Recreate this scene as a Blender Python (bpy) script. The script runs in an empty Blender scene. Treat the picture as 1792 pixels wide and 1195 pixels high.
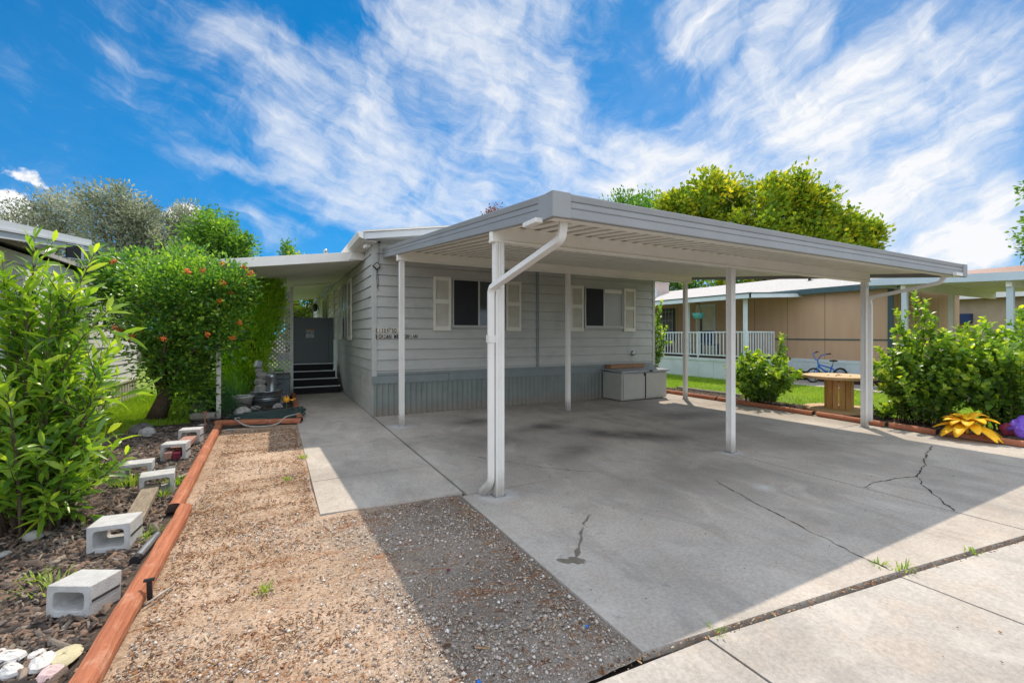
import bpy, math, random
import numpy as np
from mathutils import Vector, Matrix, Euler

random.seed(7); RNG = np.random.default_rng(7)
S = bpy.context.scene
COL = S.collection
R = math.radians

# ------------------------------------------------------------------ camera, sky, sun, exposure
cam_d = bpy.data.cameras.new('camera'); cam = bpy.data.objects.new('camera', cam_d); COL.objects.link(cam)
cam.location = (0, 0, 1.5); cam.rotation_euler = (R(90), 0, R(-27.9))
cam_d.sensor_width = 36; cam_d.lens = 15.76; cam_d.shift_y = -0.00625; cam_d.clip_start = .05; cam_d.clip_end = 2000
S.camera = cam
S.view_settings.view_transform = 'Standard'; S.view_settings.look = 'None'
S.view_settings.exposure = 0.68; S.view_settings.gamma = 1; S.view_settings.use_curve_mapping = False
try: S.cycles.max_bounces = 10; S.cycles.diffuse_bounces = 6; S.cycles.transparent_max_bounces = 8
except Exception: pass
SUN_DIR = Vector((.407, .45, 1)).normalized()
SUN_EL = math.asin(SUN_DIR.z); SUN_AZ = math.atan2(SUN_DIR.x, SUN_DIR.y)
sd = bpy.data.lights.new('sun', 'SUN'); sd.energy = 2.85; sd.angle = R(.53); sd.color = (1, .885, .735)
so = bpy.data.objects.new('sun', sd); COL.objects.link(so); so.rotation_euler = SUN_DIR.to_track_quat('Z', 'Y').to_euler(); so.location = (0, 0, 40)

class NT:
    def __init__(s, tree): s.t = tree; s.n = tree.nodes; s.l = tree.links
    def a(s, typ, **k):
        nd = s.n.new(typ)
        for q, v in k.items():
            if q.startswith('i_'):
                key = q[2:]; key = int(key) if key.isdigit() else key.replace('_', ' ')
                s.set(nd.inputs[key], v)
            else: setattr(nd, q, v)
        return nd
    def set(s, inp, v):
        if isinstance(v, bpy.types.NodeSocket): s.l.new(v, inp)
        else: inp.default_value = v
    def m(s, op, a, b=None, c=None, clamp=False):
        nd = s.n.new('ShaderNodeMath'); nd.operation = op; nd.use_clamp = clamp
        for i, v in enumerate((a, b, c)):
            if v is not None: s.set(nd.inputs[i], v)
        return nd.outputs[0]
    def mr(s, v, a, b, c=0., d=1., smooth=True):
        nd = s.n.new('ShaderNodeMapRange'); nd.interpolation_type = 'SMOOTHSTEP' if smooth else 'LINEAR'
        for i, q in enumerate((v, a, b, c, d)): s.set(nd.inputs[i], q)
        return nd.outputs[0]
    def mix(s, f, a, b, mode='MIX'):
        nd = s.n.new('ShaderNodeMix'); nd.data_type = 'RGBA'; nd.blend_type = mode
        s.set(nd.inputs['Factor'], f)
        A = [i for i in nd.inputs if i.name == 'A' and i.type == 'RGBA'][0]; B = [i for i in nd.inputs if i.name == 'B' and i.type == 'RGBA'][0]
        for I, v in ((A, a), (B, b)):
            if isinstance(v, (tuple, list)): v = tuple(v) + ((1,) if len(v) == 3 else ())
            s.set(I, v)
        return [o for o in nd.outputs if o.type == 'RGBA'][0]
    def noise(s, vec, scale, detail=4, rough=.55, dist=0., out=0):
        nd = s.a('ShaderNodeTexNoise', i_Scale=scale, i_Detail=detail, i_Roughness=rough, i_Distortion=dist)
        if vec is not None: s.l.new(vec, nd.inputs['Vector'])
        return nd.outputs[out]
    def mapping(s, vec, loc=(0, 0, 0), rot=(0, 0, 0), scl=(1, 1, 1), typ='POINT'):
        nd = s.n.new('ShaderNodeMapping'); nd.vector_type = typ
        s.l.new(vec, nd.inputs['Vector'])
        for q, v in (('Location', loc), ('Rotation', rot), ('Scale', scl)): nd.inputs[q].default_value = v
        return nd.outputs[0]
    def blobsum(s, vec, blobs, kx=1.25, ky=1.6):          # soft rotated ellipses: (cx, cy, half length, half width, degrees, strength)
        tot = None
        for cx, cy, L, W, ang, st in blobs:
            v = s.mapping(vec, (cx, cy, 0), (0, 0, R(ang)), (L * kx, W * ky, 1), 'TEXTURE')
            ln = s.a('ShaderNodeVectorMath', operation='LENGTH'); s.l.new(v, ln.inputs[0])
            g = s.mr(ln.outputs['Value'], 1.15, 0., 0., st)
            tot = g if tot is None else s.m('ADD', tot, g)
        return tot

# --- sky: Nishita air with fanned cirrus bands and low cumulus laid out by azimuth and elevation
W = bpy.data.worlds.new('World'); S.world = W; W.use_nodes = True
W.cycles.sampling_method = 'MANUAL'; W.cycles.sample_map_resolution = 512
w = NT(W.node_tree); w.n.clear()
sky = w.a('ShaderNodeTexSky'); sky.sky_type = 'NISHITA'; sky.sun_disc = False
sky.sun_elevation = SUN_EL; sky.sun_rotation = SUN_AZ; sky.air_density = 1.0; sky.dust_density = .35; sky.ozone_density = 3.0; sky.altitude = 1300
tc = w.a('ShaderNodeTexCoord')
sp = w.a('ShaderNodeSeparateXYZ'); w.l.new(tc.outputs['Generated'], sp.inputs[0])
x, y, z = sp.outputs
az = w.m('MULTIPLY', w.m('ARCTAN2', x, y), 180 / math.pi)
el = w.m('MULTIPLY', w.m('ARCSINE', z), 180 / math.pi)
cb = w.a('ShaderNodeCombineXYZ'); w.l.new(az, cb.inputs[0]); w.l.new(el, cb.inputs[1])
P2 = cb.outputs[0]
# slight domain warp so no band is straight
wn = w.noise(P2, .09, 3, .5, 0, 1)
wv = w.a('ShaderNodeVectorMath', operation='MULTIPLY_ADD'); w.l.new(wn, wv.inputs[0]); wv.inputs[1].default_value = (7, 5, 0); wv.inputs[2].default_value = (-3.5, -2.5, 0)
wp = w.a('ShaderNodeVectorMath', operation='ADD'); w.l.new(P2, wp.inputs[0]); w.l.new(wv.outputs[0], wp.inputs[1]); PW0 = wp.outputs[0]
wn2 = w.noise(PW0, .45, 4, .55, 0, 1)
wv2 = w.a('ShaderNodeVectorMath', operation='MULTIPLY_ADD'); w.l.new(wn2, wv2.inputs[0]); wv2.inputs[1].default_value = (2.2, 1.4, 0); wv2.inputs[2].default_value = (-1.1, -.7, 0)
wp2 = w.a('ShaderNodeVectorMath', operation='ADD'); w.l.new(PW0, wp2.inputs[0]); w.l.new(wv2.outputs[0], wp2.inputs[1]); PW = wp2.outputs[0]
BL = [(-0.9, 30.1, 9.4, 1.8, -4.9, 0.8), (21.3, 24.0, 15.4, 5.8, -23.3, 1), (11.4, 22.8, 12.8, 3.6, 1.4, 0.9), (19.0, 30.1, 10.0, 3.6, -22.9, 0.8), (28.2, 27.4, 10.0, 5.7, -68.7, 0.9), (-4.1, 17.7, 7.9, 0.8, -1.6, 0.5), (10.7, 13.8, 10.2, 1.9, -2.8, 0.8), (16.5, 19.5, 11.8, 3.3, -6.9, 0.7), (24.7, 36.1, 11.1, 3.0, -13.1, 0.7), (-2.5, 12.3, 2.6, 0.7, -17.1, 0.4), (0.1, 10.4, 3.5, 0.9, 8.0, 0.4), (-13.0, 25.7, 1.9, 0.6, -1.1, 0.3), (51.0, 32.3, 3.6, 2.6, -69.7, 0.8), (51.3, 23.1, 5.9, 1.9, -19.9, 0.8), (62.0, 21.2, 10.8, 2.0, 25.2, 0.7), (45.3, 19.2, 9.9, 3.1, -3.9, 0.8), (60.7, 31.1, 3.9, 2.3, 10.2, 0.7), (66.1, 17.8, 8.2, 1.6, 1.9, 0.9), (58.8, 22.6, 6.8, 4.6, 10.4, 0.6), (68.7, 16.0, 8.1, 3.6, 4.6, 0.6), (75.6, 12.4, 1.3, 0.9, 7.1, 0.7), (74.2, 8.8, 2.8, 1.5, 11.1, 0.8), (71.2, 6.3, 5.7, 2.6, 1.8, 0.9), (76.0, 24.7, 1.5, 0.9, -62.2, 0.4), (54.8, 21.7, 4.5, 3.3, -63.1, 0.6), (63.8, 19.2, 11.9, 6.5, 13.0, 0.45), (23.6, 16.4, 19.0, 3.0, -6.4, 0.6), (0.3, 23.8, 9.5, 4.2, -30.2, 0.3), (52.9, 31.7, 7.9, 3.5, -49.9, 0.5), (36.0, 23.3, 9.7, 3.9, -36.7, 0.4),
      (30, 50, 20, 9, 10, .8), (-60, 40, 25, 8, 20, .7), (110, 30, 25, 9, -10, .8), (170, 45, 30, 12, 5, .8), (-130, 35, 30, 10, 0, .7)]
cov = w.m('MINIMUM', w.blobsum(PW, BL, 1.4, 2.2), .80)
def streaks(ang):
    v = w.mapping(PW, rot=(0, 0, R(ang)))
    lo = w.noise(w.mapping(v, scl=(.035, .17, 1)), 1.0, 7, .62, .25); hi = w.noise(w.mapping(v, scl=(.07, .62, 1)), 1.0, 9, .64, .25)
    return w.m('ADD', w.m('MULTIPLY', lo, .62), w.m('MULTIPLY', hi, .38))
stk = w.a('ShaderNodeMix'); stk.data_type = 'FLOAT'
w.l.new(w.mr(az, 32, 50), stk.inputs[0]); w.l.new(streaks(20), stk.inputs[2]); w.l.new(streaks(-24), stk.inputs[3])
fine = w.noise(PW, .14, 10, .62, .35)
tex = w.m('ADD', w.m('MULTIPLY', stk.outputs[0], .55), w.m('MULTIPLY', fine, .45))
nrm = w.m('MULTIPLY_ADD', w.m('SUBTRACT', tex, .5), 4.4, .5)
thr = w.m('MULTIPLY_ADD', cov, -1.0, 1.10)
dens = w.mr(w.m('SUBTRACT', nrm, thr), -.60, 1.05)
veil = w.m('MULTIPLY', w.mr(az, 15, 70, .12, 1), w.mr(el, 42, 5, .10, .42))
dens = w.m('MINIMUM', w.m('ADD', w.m('MULTIPLY', dens, .95), w.m('MULTIPLY', veil, w.m('MULTIPLY_ADD', nrm, .8, .5))), 1.)
CU = [(-21.0, 10.0, 3.4, 1.7, 3, 1.0), (-20.3, 11.3, 1.3, .9, 20, .7), (-19.6, 13.6, 1.5, .6, 4, .8), (-18.3, 13.0, .9, .5, -20, .6), (-8.6, 12.0, 2.3, .9, 4, .9), (-7.6, 12.8, 1.2, .6, -10, .7)]
cum = w.blobsum(P2, CU)
cn = w.noise(P2, .7, 7, .62, 0)
cd = w.mr(w.m('ADD', cum, w.m('MULTIPLY', w.m('SUBTRACT', cn, .5), 1.7)), .34, .72)
# a high bright cloud bank, added unseen behind viewer and overhead to lift shade
dt = w.a('ShaderNodeVectorMath', operation='DOT_PRODUCT'); w.l.new(tc.outputs['Generated'], dt.inputs[0]); dt.inputs[1].default_value = (-math.sin(R(27.9)), -math.cos(R(27.9)), 0)
fill_bank = w.m('MULTIPLY', w.mr(dt.outputs['Value'], -.35, .15), w.mr(el, 0, 6, .55, 1))
fill_bank = w.m('MULTIPLY', w.m('MAXIMUM', fill_bank, w.mr(el, 46, 66, 0, .65)), w.m('MULTIPLY_ADD', fine, .7, .5), clamp=True)
skc = w.mix(1., sky.outputs[0], w.mix(w.mr(el, 0, 22), (.06, .35, .55), (.0, .48, .71)), 'MULTIPLY')
CLV, FILLV = 5.1, 9.3
c1 = w.mix(dens, skc, (CLV * .97, CLV * .985, CLV * 1.01))
cumcol = w.mix(w.mr(w.noise(P2, 1.6, 3, .5), .3, .65), (CLV * .8, CLV * .84, CLV * .9), (CLV * 1.15, CLV * 1.15, CLV * 1.15))
c2 = w.mix(fill_bank, w.mix(cd, c1, cumcol), (FILLV * .89, FILLV * .975, FILLV * 1.10))
bg = w.a('ShaderNodeBackground', i_Strength=.12); w.l.new(c2, bg.inputs[0])
wo = w.a('ShaderNodeOutputWorld'); w.l.new(bg.outputs[0], wo.inputs[0])

# ------------------------------------------------------------------ mesh helpers
class MB:
    """collects geometry in world coordinates; build() links it as ONE mesh object"""
    def __init__(s): s.v = []; s.f = []; s.t = []
    def add(s, vs, fs, tint=.5):
        o = len(s.v); s.v += [tuple(q) for q in vs]; s.f += [tuple(i + o for i in f) for f in fs]
        s.t += ([tint] * len(vs) if not hasattr(tint, '__len__') else list(tint)); return s
    def box(s, x0, x1, y0, y1, z0, z1, tint=.5, M=None):
        vs = [Vector(p) for p in ((x0, y0, z0), (x1, y0, z0), (x1, y1, z0), (x0, y1, z0), (x0, y0, z1), (x1, y0, z1), (x1, y1, z1), (x0, y1, z1))]
        if M is not None: vs = [M @ p for p in vs]
        return s.add(vs, [(3, 2, 1, 0), (4, 5, 6, 7), (0, 1, 5, 4), (1, 2, 6, 5), (2, 3, 7, 6), (3, 0, 4, 7)], tint)
    def cbox(s, c, sz, rz=0, rx=0, ry=0, tint=.5):
        M = Matrix.Translation(c) @ Euler((rx, ry, rz)).to_matrix().to_4x4(); a, b, h = (q / 2 for q in sz)
        return s.box(-a, a, -b, b, -h, h, tint, M)
    def prism(s, poly, axis, a, b, tint=.5):
        """poly: list of 2D points, extruded along axis from a to b; axis x: (y,z); y: (x,z); z: (x,y)"""
        mk = {'x': lambda p, t: (t, p[0], p[1]), 'y': lambda p, t: (p[0], t, p[1]), 'z': lambda p, t: (p[0], p[1], t)}[axis]
        n = len(poly); vs = [mk(p, a) for p in poly] + [mk(p, b) for p in poly]
        fs = [tuple(range(n)), tuple(range(2 * n - 1, n - 1, -1))] + [(i, i + n, (i + 1) % n + n, (i + 1) % n) for i in range(n)]
        return s.add(vs, fs, tint)
    def strip(s, A, B, tint=.5):
        """surface between two polylines of equal length"""
        n = len(A); return s.add(list(A) + list(B), [(i, i + 1, i + 1 + n, i + n) for i in range(n - 1)], tint)
    def tube(s, pts, r, n=8, tint=.5, cap=True, flat=1.):
        pts = [Vector(p) for p in pts]; rr = r if hasattr(r, '__len__') else [r] * len(pts)
        rings = []; up = None
        for i, p in enumerate(pts):
            d = (pts[min(i + 1, len(pts) - 1)] - pts[max(i - 1, 0)]).normalized()
            if up is None: up = Vector((0, 0, 1)) if abs(d.z) < .9 else Vector((1, 0, 0))
            a = d.cross(up).normalized(); b = a.cross(d).normalized(); up = b
            rings.append([p + (a * math.cos(2 * math.pi * k / n + math.pi / n) + b * math.sin(2 * math.pi * k / n + math.pi / n) * flat) * rr[i] for k in range(n)])
        vs = [q for ri in rings for q in ri]; fs = []
        for i in range(len(pts) - 1):
            for k in range(n): fs.append((i * n + k, i * n + (k + 1) % n, (i + 1) * n + (k + 1) % n, (i + 1) * n + k))
        if cap: fs += [tuple(range(n - 1, -1, -1)), tuple(range((len(pts) - 1) * n, len(pts) * n))]
        return s.add(vs, fs, tint)
    def lathe(s, prof, c=(0, 0, 0), n=24, tint=.5, wob=0):
        vs = []; fs = []; m = len(prof)
        for k in range(n):
            a = 2 * math.pi * k / n
            for r, z in prof: vs.append((c[0] + r * math.cos(a), c[1] + r * math.sin(a), c[2] + z))
        for k in range(n):
            for i in range(m - 1): fs.append((k * m + i, ((k + 1) % n) * m + i, ((k + 1) % n) * m + i + 1, k * m + i + 1))
        return s.add(vs, fs, tint)
    def blob(s, c, sz, seed=0, rough=.25, n=10, m=6, tint=.5, rz=0):
        rg = random.Random(seed); vs = []; fs = []
        ph = [rg.random() * 6 for _ in range(6)]
        for i in range(m + 1):
            th = math.pi * i / m
            for k in range(n):
                a = 2 * math.pi * k / n
                q = 1 + rough * (math.sin(2 * a + ph[0]) * math.sin(th) * .5 + math.sin(3 * a + 2 * th + ph[1]) * .4 + math.sin(5 * th + ph[2] + a) * .3 + (rg.random() - .5) * .5)
                p = Vector((math.cos(a) * math.sin(th) * sz[0] * q, math.sin(a) * math.sin(th) * sz[1] * q, math.cos(th) * sz[2] * q))
                p.rotate(Euler((0, 0, rz))); vs.append(Vector(c) + p)
        for i in range(m):
            for k in range(n): fs.append((i * n + k, (i + 1) * n + k, (i + 1) * n + (k + 1) % n, i * n + (k + 1) % n))
        return s.add(vs, fs, tint)
    def build(s, name, mat, parent=None, smooth=False, bevel=0, seg=2):
        V = np.array([tuple(q) for q in s.v], float); return npmesh(name, V, s.f, mat, parent, smooth, np.array(s.t), bevel, seg)

def world_loc(o):
    v = Vector((0, 0, 0))
    while o is not None: v += o.location; o = o.parent
    return v
def npmesh(name, V, F, mat, parent=None, smooth=False, tint=None, bevel=0, seg=2):
    me = bpy.data.meshes.new(name)
    off = world_loc(parent) if parent else Vector((0, 0, 0))
    if parent is None:                      # a top-level mesh gets its origin at the middle of its base
        c = (V.min(0) + V.max(0)) / 2; off = Vector((c[0], c[1], V[:, 2].min()))
    Vl = V - np.array(off)
    if isinstance(F, np.ndarray):
        nf, k = F.shape; me.vertices.add(len(Vl)); me.vertices.foreach_set('co', Vl.ravel())
        me.loops.add(nf * k); me.polygons.add(nf)
        me.loops.foreach_set('vertex_index', F.ravel().astype(np.int32))
        me.polygons.foreach_set('loop_start', np.arange(0, nf * k, k, dtype=np.int32)); me.polygons.foreach_set('loop_total', np.full(nf, k, dtype=np.int32))
        me.update(calc_edges=True)
    else: me.from_pydata([tuple(q) for q in Vl], [], F)
    if tint is not None:
        at = me.attributes.new('tint', 'FLOAT', 'POINT'); at.data.foreach_set('value', tint.astype(np.float32))
    if smooth: me.polygons.foreach_set('use_smooth', [True] * len(me.polygons))
    me.materials.append(mat); me.validate()
    o = bpy.data.objects.new(name, me); COL.objects.link(o)
    if parent: o.parent = parent
    else: o.location = off
    if bevel:
        b = o.modifiers.new('bevel', 'BEVEL'); b.width = bevel; b.segments = seg; b.limit_method = 'ANGLE'; b.angle_limit = R(40)
    return o
def tag(o, label, cat, group=None, kind=None):
    if label: o['label'] = label
    if cat: o['category'] = cat
    if group: o['group'] = group
    if kind: o['kind'] = kind
    return o
def thing(name, label, cat, loc=(0, 0, 0), group=None):
    o = bpy.data.objects.new(name, None); o.empty_display_size = .2; COL.objects.link(o); o.location = loc
    return tag(o, label, cat, group)
def struct(o): o['kind'] = 'structure'; return o

# ------------------------------------------------------------------ materials
def newmat(name):
    m = bpy.data.materials.new(name); m.use_nodes = True; t = NT(m.node_tree); t.n.clear()
    out = t.a('ShaderNodeOutputMaterial'); return m, t, out
def surf(name, c1, c2=None, scale=6., rough=.6, bump=0., bscale=60., c3=None, s3=1.2, lo3=.52, hi3=.75, f3=.7, metallic=0., spec=.4, stretch=(1, 1, 1), tint=None, bdetail=5, world=False, grime=0.):
    """two-tone noise + optional third blotchy tone (wear, dirt) + bump"""
    m, t, out = newmat(name)
    if world: co = t.a('ShaderNodeNewGeometry').outputs['Position']
    else: co = t.a('ShaderNodeTexCoord').outputs['Object']
    cs = t.mapping(co, scl=stretch)
    c2 = c2 or tuple(q * .86 for q in c1)
    col = t.mix(t.mr(t.noise(cs, scale, 6, .6), .3, .7), c1, c2)
    if c3: col = t.mix(t.m('MULTIPLY', t.mr(t.noise(co, s3, 6, .65, .3), lo3, hi3), f3), col, c3)
    if tint:
        a = t.a('ShaderNodeAttribute', attribute_name='tint'); rp = t.a('ShaderNodeValToRGB'); t.l.new(a.outputs['Fac'], rp.inputs[0])
        ramp(rp, tint); col = t.mix(1., rp.outputs[0], t.mix(t.noise(cs, scale * 2, 3), (.8, .8, .8), (1.15, 1.15, 1.15)), 'MULTIPLY')
    if grime:            # dirt splashed up from the ground
        ps = t.a('ShaderNodeNewGeometry').outputs['Position']; sz = t.a('ShaderNodeSeparateXYZ'); t.l.new(ps, sz.inputs[0])
        lo = t.mr(t.m('ADD', sz.outputs[2], t.m('MULTIPLY', t.noise(ps, 7, 5, .7), -.22)), .16, -.10)
        col = t.mix(t.m('MULTIPLY', lo, grime), col, (.22, .18, .14))
        col = t.mix(t.m('MULTIPLY', t.mr(t.noise(t.mapping(ps, scl=(9, 9, .8)), 2.5, 5, .7), .62, .78), grime * .6), col, (.34, .29, .23))
    p = t.a('ShaderNodeBsdfPrincipled', i_Roughness=rough, i_Metallic=metallic); p.inputs['Specular IOR Level'].default_value = spec
    t.l.new(col, p.inputs['Base Color'])
    if bump:
        b = t.a('ShaderNodeBump', i_Strength=min(1., bump * 4), i_Distance=.01 * max(1, bump)); t.l.new(t.noise(cs, bscale, bdetail, .6), b.inputs['Height']); t.l.new(b.outputs[0], p.inputs['Normal'])
    t.l.new(p.outputs[0], out.inputs[0]); return m
def ramp(rp, cols):
    els = rp.color_ramp.elements
    n = len(cols)
    els[0].position = 0; els[0].color = tuple(cols[0]) + (1,); els[1].position = 1; els[1].color = tuple(cols[-1]) + (1,)
    for i in range(1, n - 1):
        e = els.new(i / (n - 1)); e.color = tuple(cols[i]) + (1,)
def leafmat(name, cols, trans=.4, rough=.42, tcol=(1.25, 1.3, .55), spec=.5, gain=2.6):
    cols = [tuple(min(.7, q * gain) for q in c) for c in cols]; trans = min(.55, trans + .1)
    m, t, out = newmat(name)
    a = t.a('ShaderNodeAttribute', attribute_name='tint'); rp = t.a('ShaderNodeValToRGB'); t.l.new(a.outputs['Fac'], rp.inputs[0]); ramp(rp, cols)
    p = t.a('ShaderNodeBsdfPrincipled', i_Roughness=rough); p.inputs['Specular IOR Level'].default_value = spec; t.l.new(rp.outputs[0], p.inputs['Base Color'])
    tr = t.a('ShaderNodeBsdfTranslucent'); t.l.new(t.mix(1., rp.outputs[0], tcol, 'MULTIPLY'), tr.inputs[0])
    mx = t.a('ShaderNodeMixShader', i_0=trans); t.l.new(p.outputs[0], mx.inputs[1]); t.l.new(tr.outputs[0], mx.inputs[2])
    t.l.new(mx.outputs[0], out.inputs[0]); return m

def concrete(name, base, stains=(), dirt=.5, warm=(.40, .33, .27)):
    m, t, out = newmat(name)
    co = t.a('ShaderNodeNewGeometry').outputs['Position']
    big = t.noise(co, .55, 5, .6, .4); med = t.noise(co, 3.2, 7, .65, .3); fin = t.noise(co, 42, 5, .78); spk = t.noise(co, 95, 3, .65)
    b2 = tuple(q * .80 for q in base)
    col = t.mix(t.mr(big, .35, .65), base, tuple(q * .70 for q in base))
    col = t.mix(t.m('MULTIPLY', t.mr(med, .42, .70), .55), col, warm)
    col = t.mix(t.m('MULTIPLY', t.mr(t.noise(co, 9, 6, .7, .5), .56, .8), dirt), col, tuple(q * .55 for q in base))
    col = t.mix(t.m('MULTIPLY', t.mr(t.noise(t.mapping(co, rot=(0, 0, .5), scl=(14, 3, 1)), 1.5, 5, .7, .6), .66, .80), dirt * .9), col, tuple(q * .42 for q in base))
    col = t.mix(.75, col, t.mix(1., col, t.mix(t.mr(fin, .3, .7), (.76, .76, .76), (1.2, 1.2, 1.2)), 'MULTIPLY'))
    col = t.mix(t.m('MULTIPLY', t.mr(spk, .60, .72), .42), col, tuple(q * .45 for q in base))
    col = t.mix(t.m('MULTIPLY', t.mr(t.noise(co, 150, 2, .6), .62, .72), .4), col, tuple(min(1, q * 1.5) for q in base))
    mot = t.noise(t.mapping(co, rot=(0, 0, .35), scl=(1.6, .8, 1)), 1.5, 8, .68, .6)
    col = t.mix(t.m('MULTIPLY', t.mr(mot, .50, .64), .38), col, tuple(q * .50 for q in base))
    col = t.mix(t.m('MULTIPLY', t.mr(mot, .46, .34), .30), col, tuple(min(1, q * 1.35) for q in base))
    scuff = t.m('MULTIPLY', t.mr(t.noise(co, 26, 4, .7, .3), .60, .70), t.mr(t.noise(co, 1.1, 3, .5), .48, .62))
    col = t.mix(t.m('MULTIPLY', scuff, dirt * .7), col, tuple(q * .35 for q in base))
    if stains:
        ring = t.blobsum(co, [(1.85, 3.78, .2, .13, 0, .5), (5.17, 3.77, .16, .12, 0, .5), (1.85, 7.38, .24, .16, 0, .55), (8.5, 3.77, .12, .1, 0, .35), (4.25, 2.75, .10, .07, 0, .35)])
        col = t.mix(t.m('MULTIPLY', ring, t.mr(t.noise(co, 14, 4, .6), .3, .7, .5, 1.2)), col, (.62, .66, .70))
        st = t.blobsum(co, stains)
        f = t.m('MULTIPLY', t.m('MULTIPLY', st, t.mr(t.noise(co, 2.2, 5, .65, .5), .2, .75, .45, 1.15)), 1., clamp=True)
        col = t.mix(t.m('MINIMUM', f, .88), col, (.045, .042, .042))
    p = t.a('ShaderNodeBsdfPrincipled', i_Roughness=.82); p.inputs['Specular IOR Level'].default_value = .3
    t.l.new(col, p.inputs['Base Color'])
    b = t.a('ShaderNodeBump', i_Strength=.35, i_Distance=.004); t.l.new(t.m('ADD', fin, t.m('MULTIPLY', spk, .6)), b.inputs['Height']); t.l.new(b.outputs[0], p.inputs['Normal'])
    t.l.new(p.outputs[0], out.inputs[0]); return m

M = {}
OIL = [(3.05, 7.15, .45, .28, 10, .9), (3.9, 6.3, .9, .22, 20, .75), (4.9, 5.0, 1.0, .28, -35, .7), (3.35, 4.72, .55, .22, 30, .75), (2.7, 5.75, .6, .35, -20, .5),
       (4.35, 5.6, 1.3, .25, -55, .55), (4.4, 3.3, .9, .35, -20, .5), (6.9, 5.9, 1.0, .3, -10, .55), (6.5, 4.9, 1.1, .3, -15, .45), (3.3, 3.3, .5, .3, 0, .35), (5.9, 2.9, 1.0, .35, 10, .3), (2.2, 2.1, .5, .3, 20, .3), (6.5, 3.6, .8, .3, 10, .35), (5.6, 7.3, 1.2, .25, 0, .35)]
M['concrete'] = concrete('concrete_driveway', (.44, .395, .345), [q[:5] + (q[5] * .8,) for q in OIL], .85)
M['walk'] = concrete('concrete_walkway', (.46, .41, .355), (), .6)
M['sidewalk'] = concrete('concrete_sidewalk', (.43, .395, .355), (), .45)
M['soil'] = surf('dark_soil', (.045, .032, .024), (.02, .015, .012), 9, .95, .5, 50, world=True)
M['white'] = surf('white_painted_aluminium', (.74, .71, .66), (.68, .65, .60), 3, .42, 0, c3=(.5, .44, .37), s3=2.5, lo3=.6, hi3=.85, f3=.45, grime=.7)
M['pan'] = surf('cream_roof_pan', (.86, .82, .74), (.80, .76, .68), 2, .5, 0, c3=(.66, .59, .50), s3=1.5, f3=.3)
M['ribpan'] = surf('cream_rib_pan', (1, 1, 1), (.93, .93, .93), 2, .5, 0, tint=[(.13, .11, .09), (.86, .82, .74)])  # low tint darkens the rib slots: groove shade put into the colour
M['fascia'] = surf('grey_white_fascia', (.29, .288, .28), (.255, .253, .248), 2, .42, 0)
M['siding'] = surf('grey_lap_siding', (.47, .465, .425), (.40, .40, .37), 1.6, .6, .03, 120, c3=(.29, .29, .27), s3=1.3, lo3=.5, hi3=.72, f3=.6, stretch=(.7, .7, 2))
M['lightfascia'] = surf('pale_fascia', (.55, .57, .585), (.50, .52, .535), 2, .42, 0)
M['band'] = surf('slate_grey_trim', (.22, .245, .24), (.185, .21, .207), 3, .6, .02, 90)
M['skirt'] = surf('grey_green_skirting', (.215, .235, .215), (.165, .185, .172), 2, .5, 0, c3=(.25, .26, .24), s3=2, f3=.4, grime=.75)
M['shutter'] = surf('cream_shutter', (.70, .67, .58), (.65, .62, .53), 5, .5)
M['frame'] = surf('aluminium_window_frame', (.42, .42, .39), (.36, .36, .33), 8, .4, metallic=.3)
def glass(name, c, rough=.06, coat=.6):
    m, t, out = newmat(name)
    p = t.a('ShaderNodeBsdfPrincipled', i_Roughness=rough); p.inputs['Specular IOR Level'].default_value = coat
    co = t.a('ShaderNodeTexCoord').outputs['Object']
    t.l.new(t.mix(t.noise(co, 1.5, 3), c, tuple(q * .7 for q in c)), p.inputs['Base Color']); t.l.new(p.outputs[0], out.inputs[0]); return m
M['darkglass'] = glass('dark_window_glass', (.012, .013, .016))
M['screen'] = surf('dark_insect_screen', (.022, .022, .026), (.014, .014, .018), 2, .7, .1, 400)
M['paleglass'] = glass('curtained_window_glass', (.40, .395, .345), .2, .35)
M['greyglass'] = glass('grey_window_glass', (.055, .06, .06), .08, .6)
for nm_, st3 in (('redwood', (16, 1.1, 16)), ('redwood_cross', (1.1, 16, 16))): M[nm_] = surf('red_stained_timber', (.47, .17, .085), (.30, .095, .045), 1.6, .7, .22, 9, c3=(.58, .34, .23), s3=9, lo3=.54, hi3=.72, f3=.45, stretch=st3)
M['rawend'] = surf('dark_cut_timber_end', (.06, .035, .025), (.03, .02, .015), 20, .9)
M['block'] = surf('pale_cinder_block', (.56, .555, .54), (.46, .455, .44), 14, .9, .35, 140, c3=(.35, .345, .33), s3=8, f3=.5)
M['plank'] = surf('weathered_plank', (.36, .29, .21), (.22, .175, .13), 10, .85, .3, 40, stretch=(6, 1, 6))
M['brick'] = surf('pinkish_brick', (.45, .26, .2), (.33, .17, .13), 25, .9, .3, 120)
M['spool'] = surf('yellow_pine', (.60, .335, .115), (.48, .24, .075), 5, .6, .08, 30, c3=(.33, .16, .06), s3=6, lo3=.58, hi3=.72, f3=.6, stretch=(9, 9, .8))
M['spooltop'] = surf('pale_pine_boards', (.60, .42, .23), (.50, .33, .16), 4, .65, .1, 30, c3=(.32, .2, .1), s3=5, f3=.5, stretch=(8, 1, 8))
M['bin'] = surf('grey_beige_resin', (.42, .41, .37), (.385, .375, .335), 3, .55, .03, 60, c3=(.42, .40, .34), s3=2, f3=.4)
M['lid'] = surf('grey_resin_lid', (.33, .345, .36), (.30, .31, .33), 3, .45)
M['black'] = surf('black_plastic', (.018, .018, .02), (.012, .012, .013), 6, .45)
M['nosing'] = surf('white_stair_nosing', (.66, .67, .66), (.56, .57, .56), 6, .5)
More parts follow.
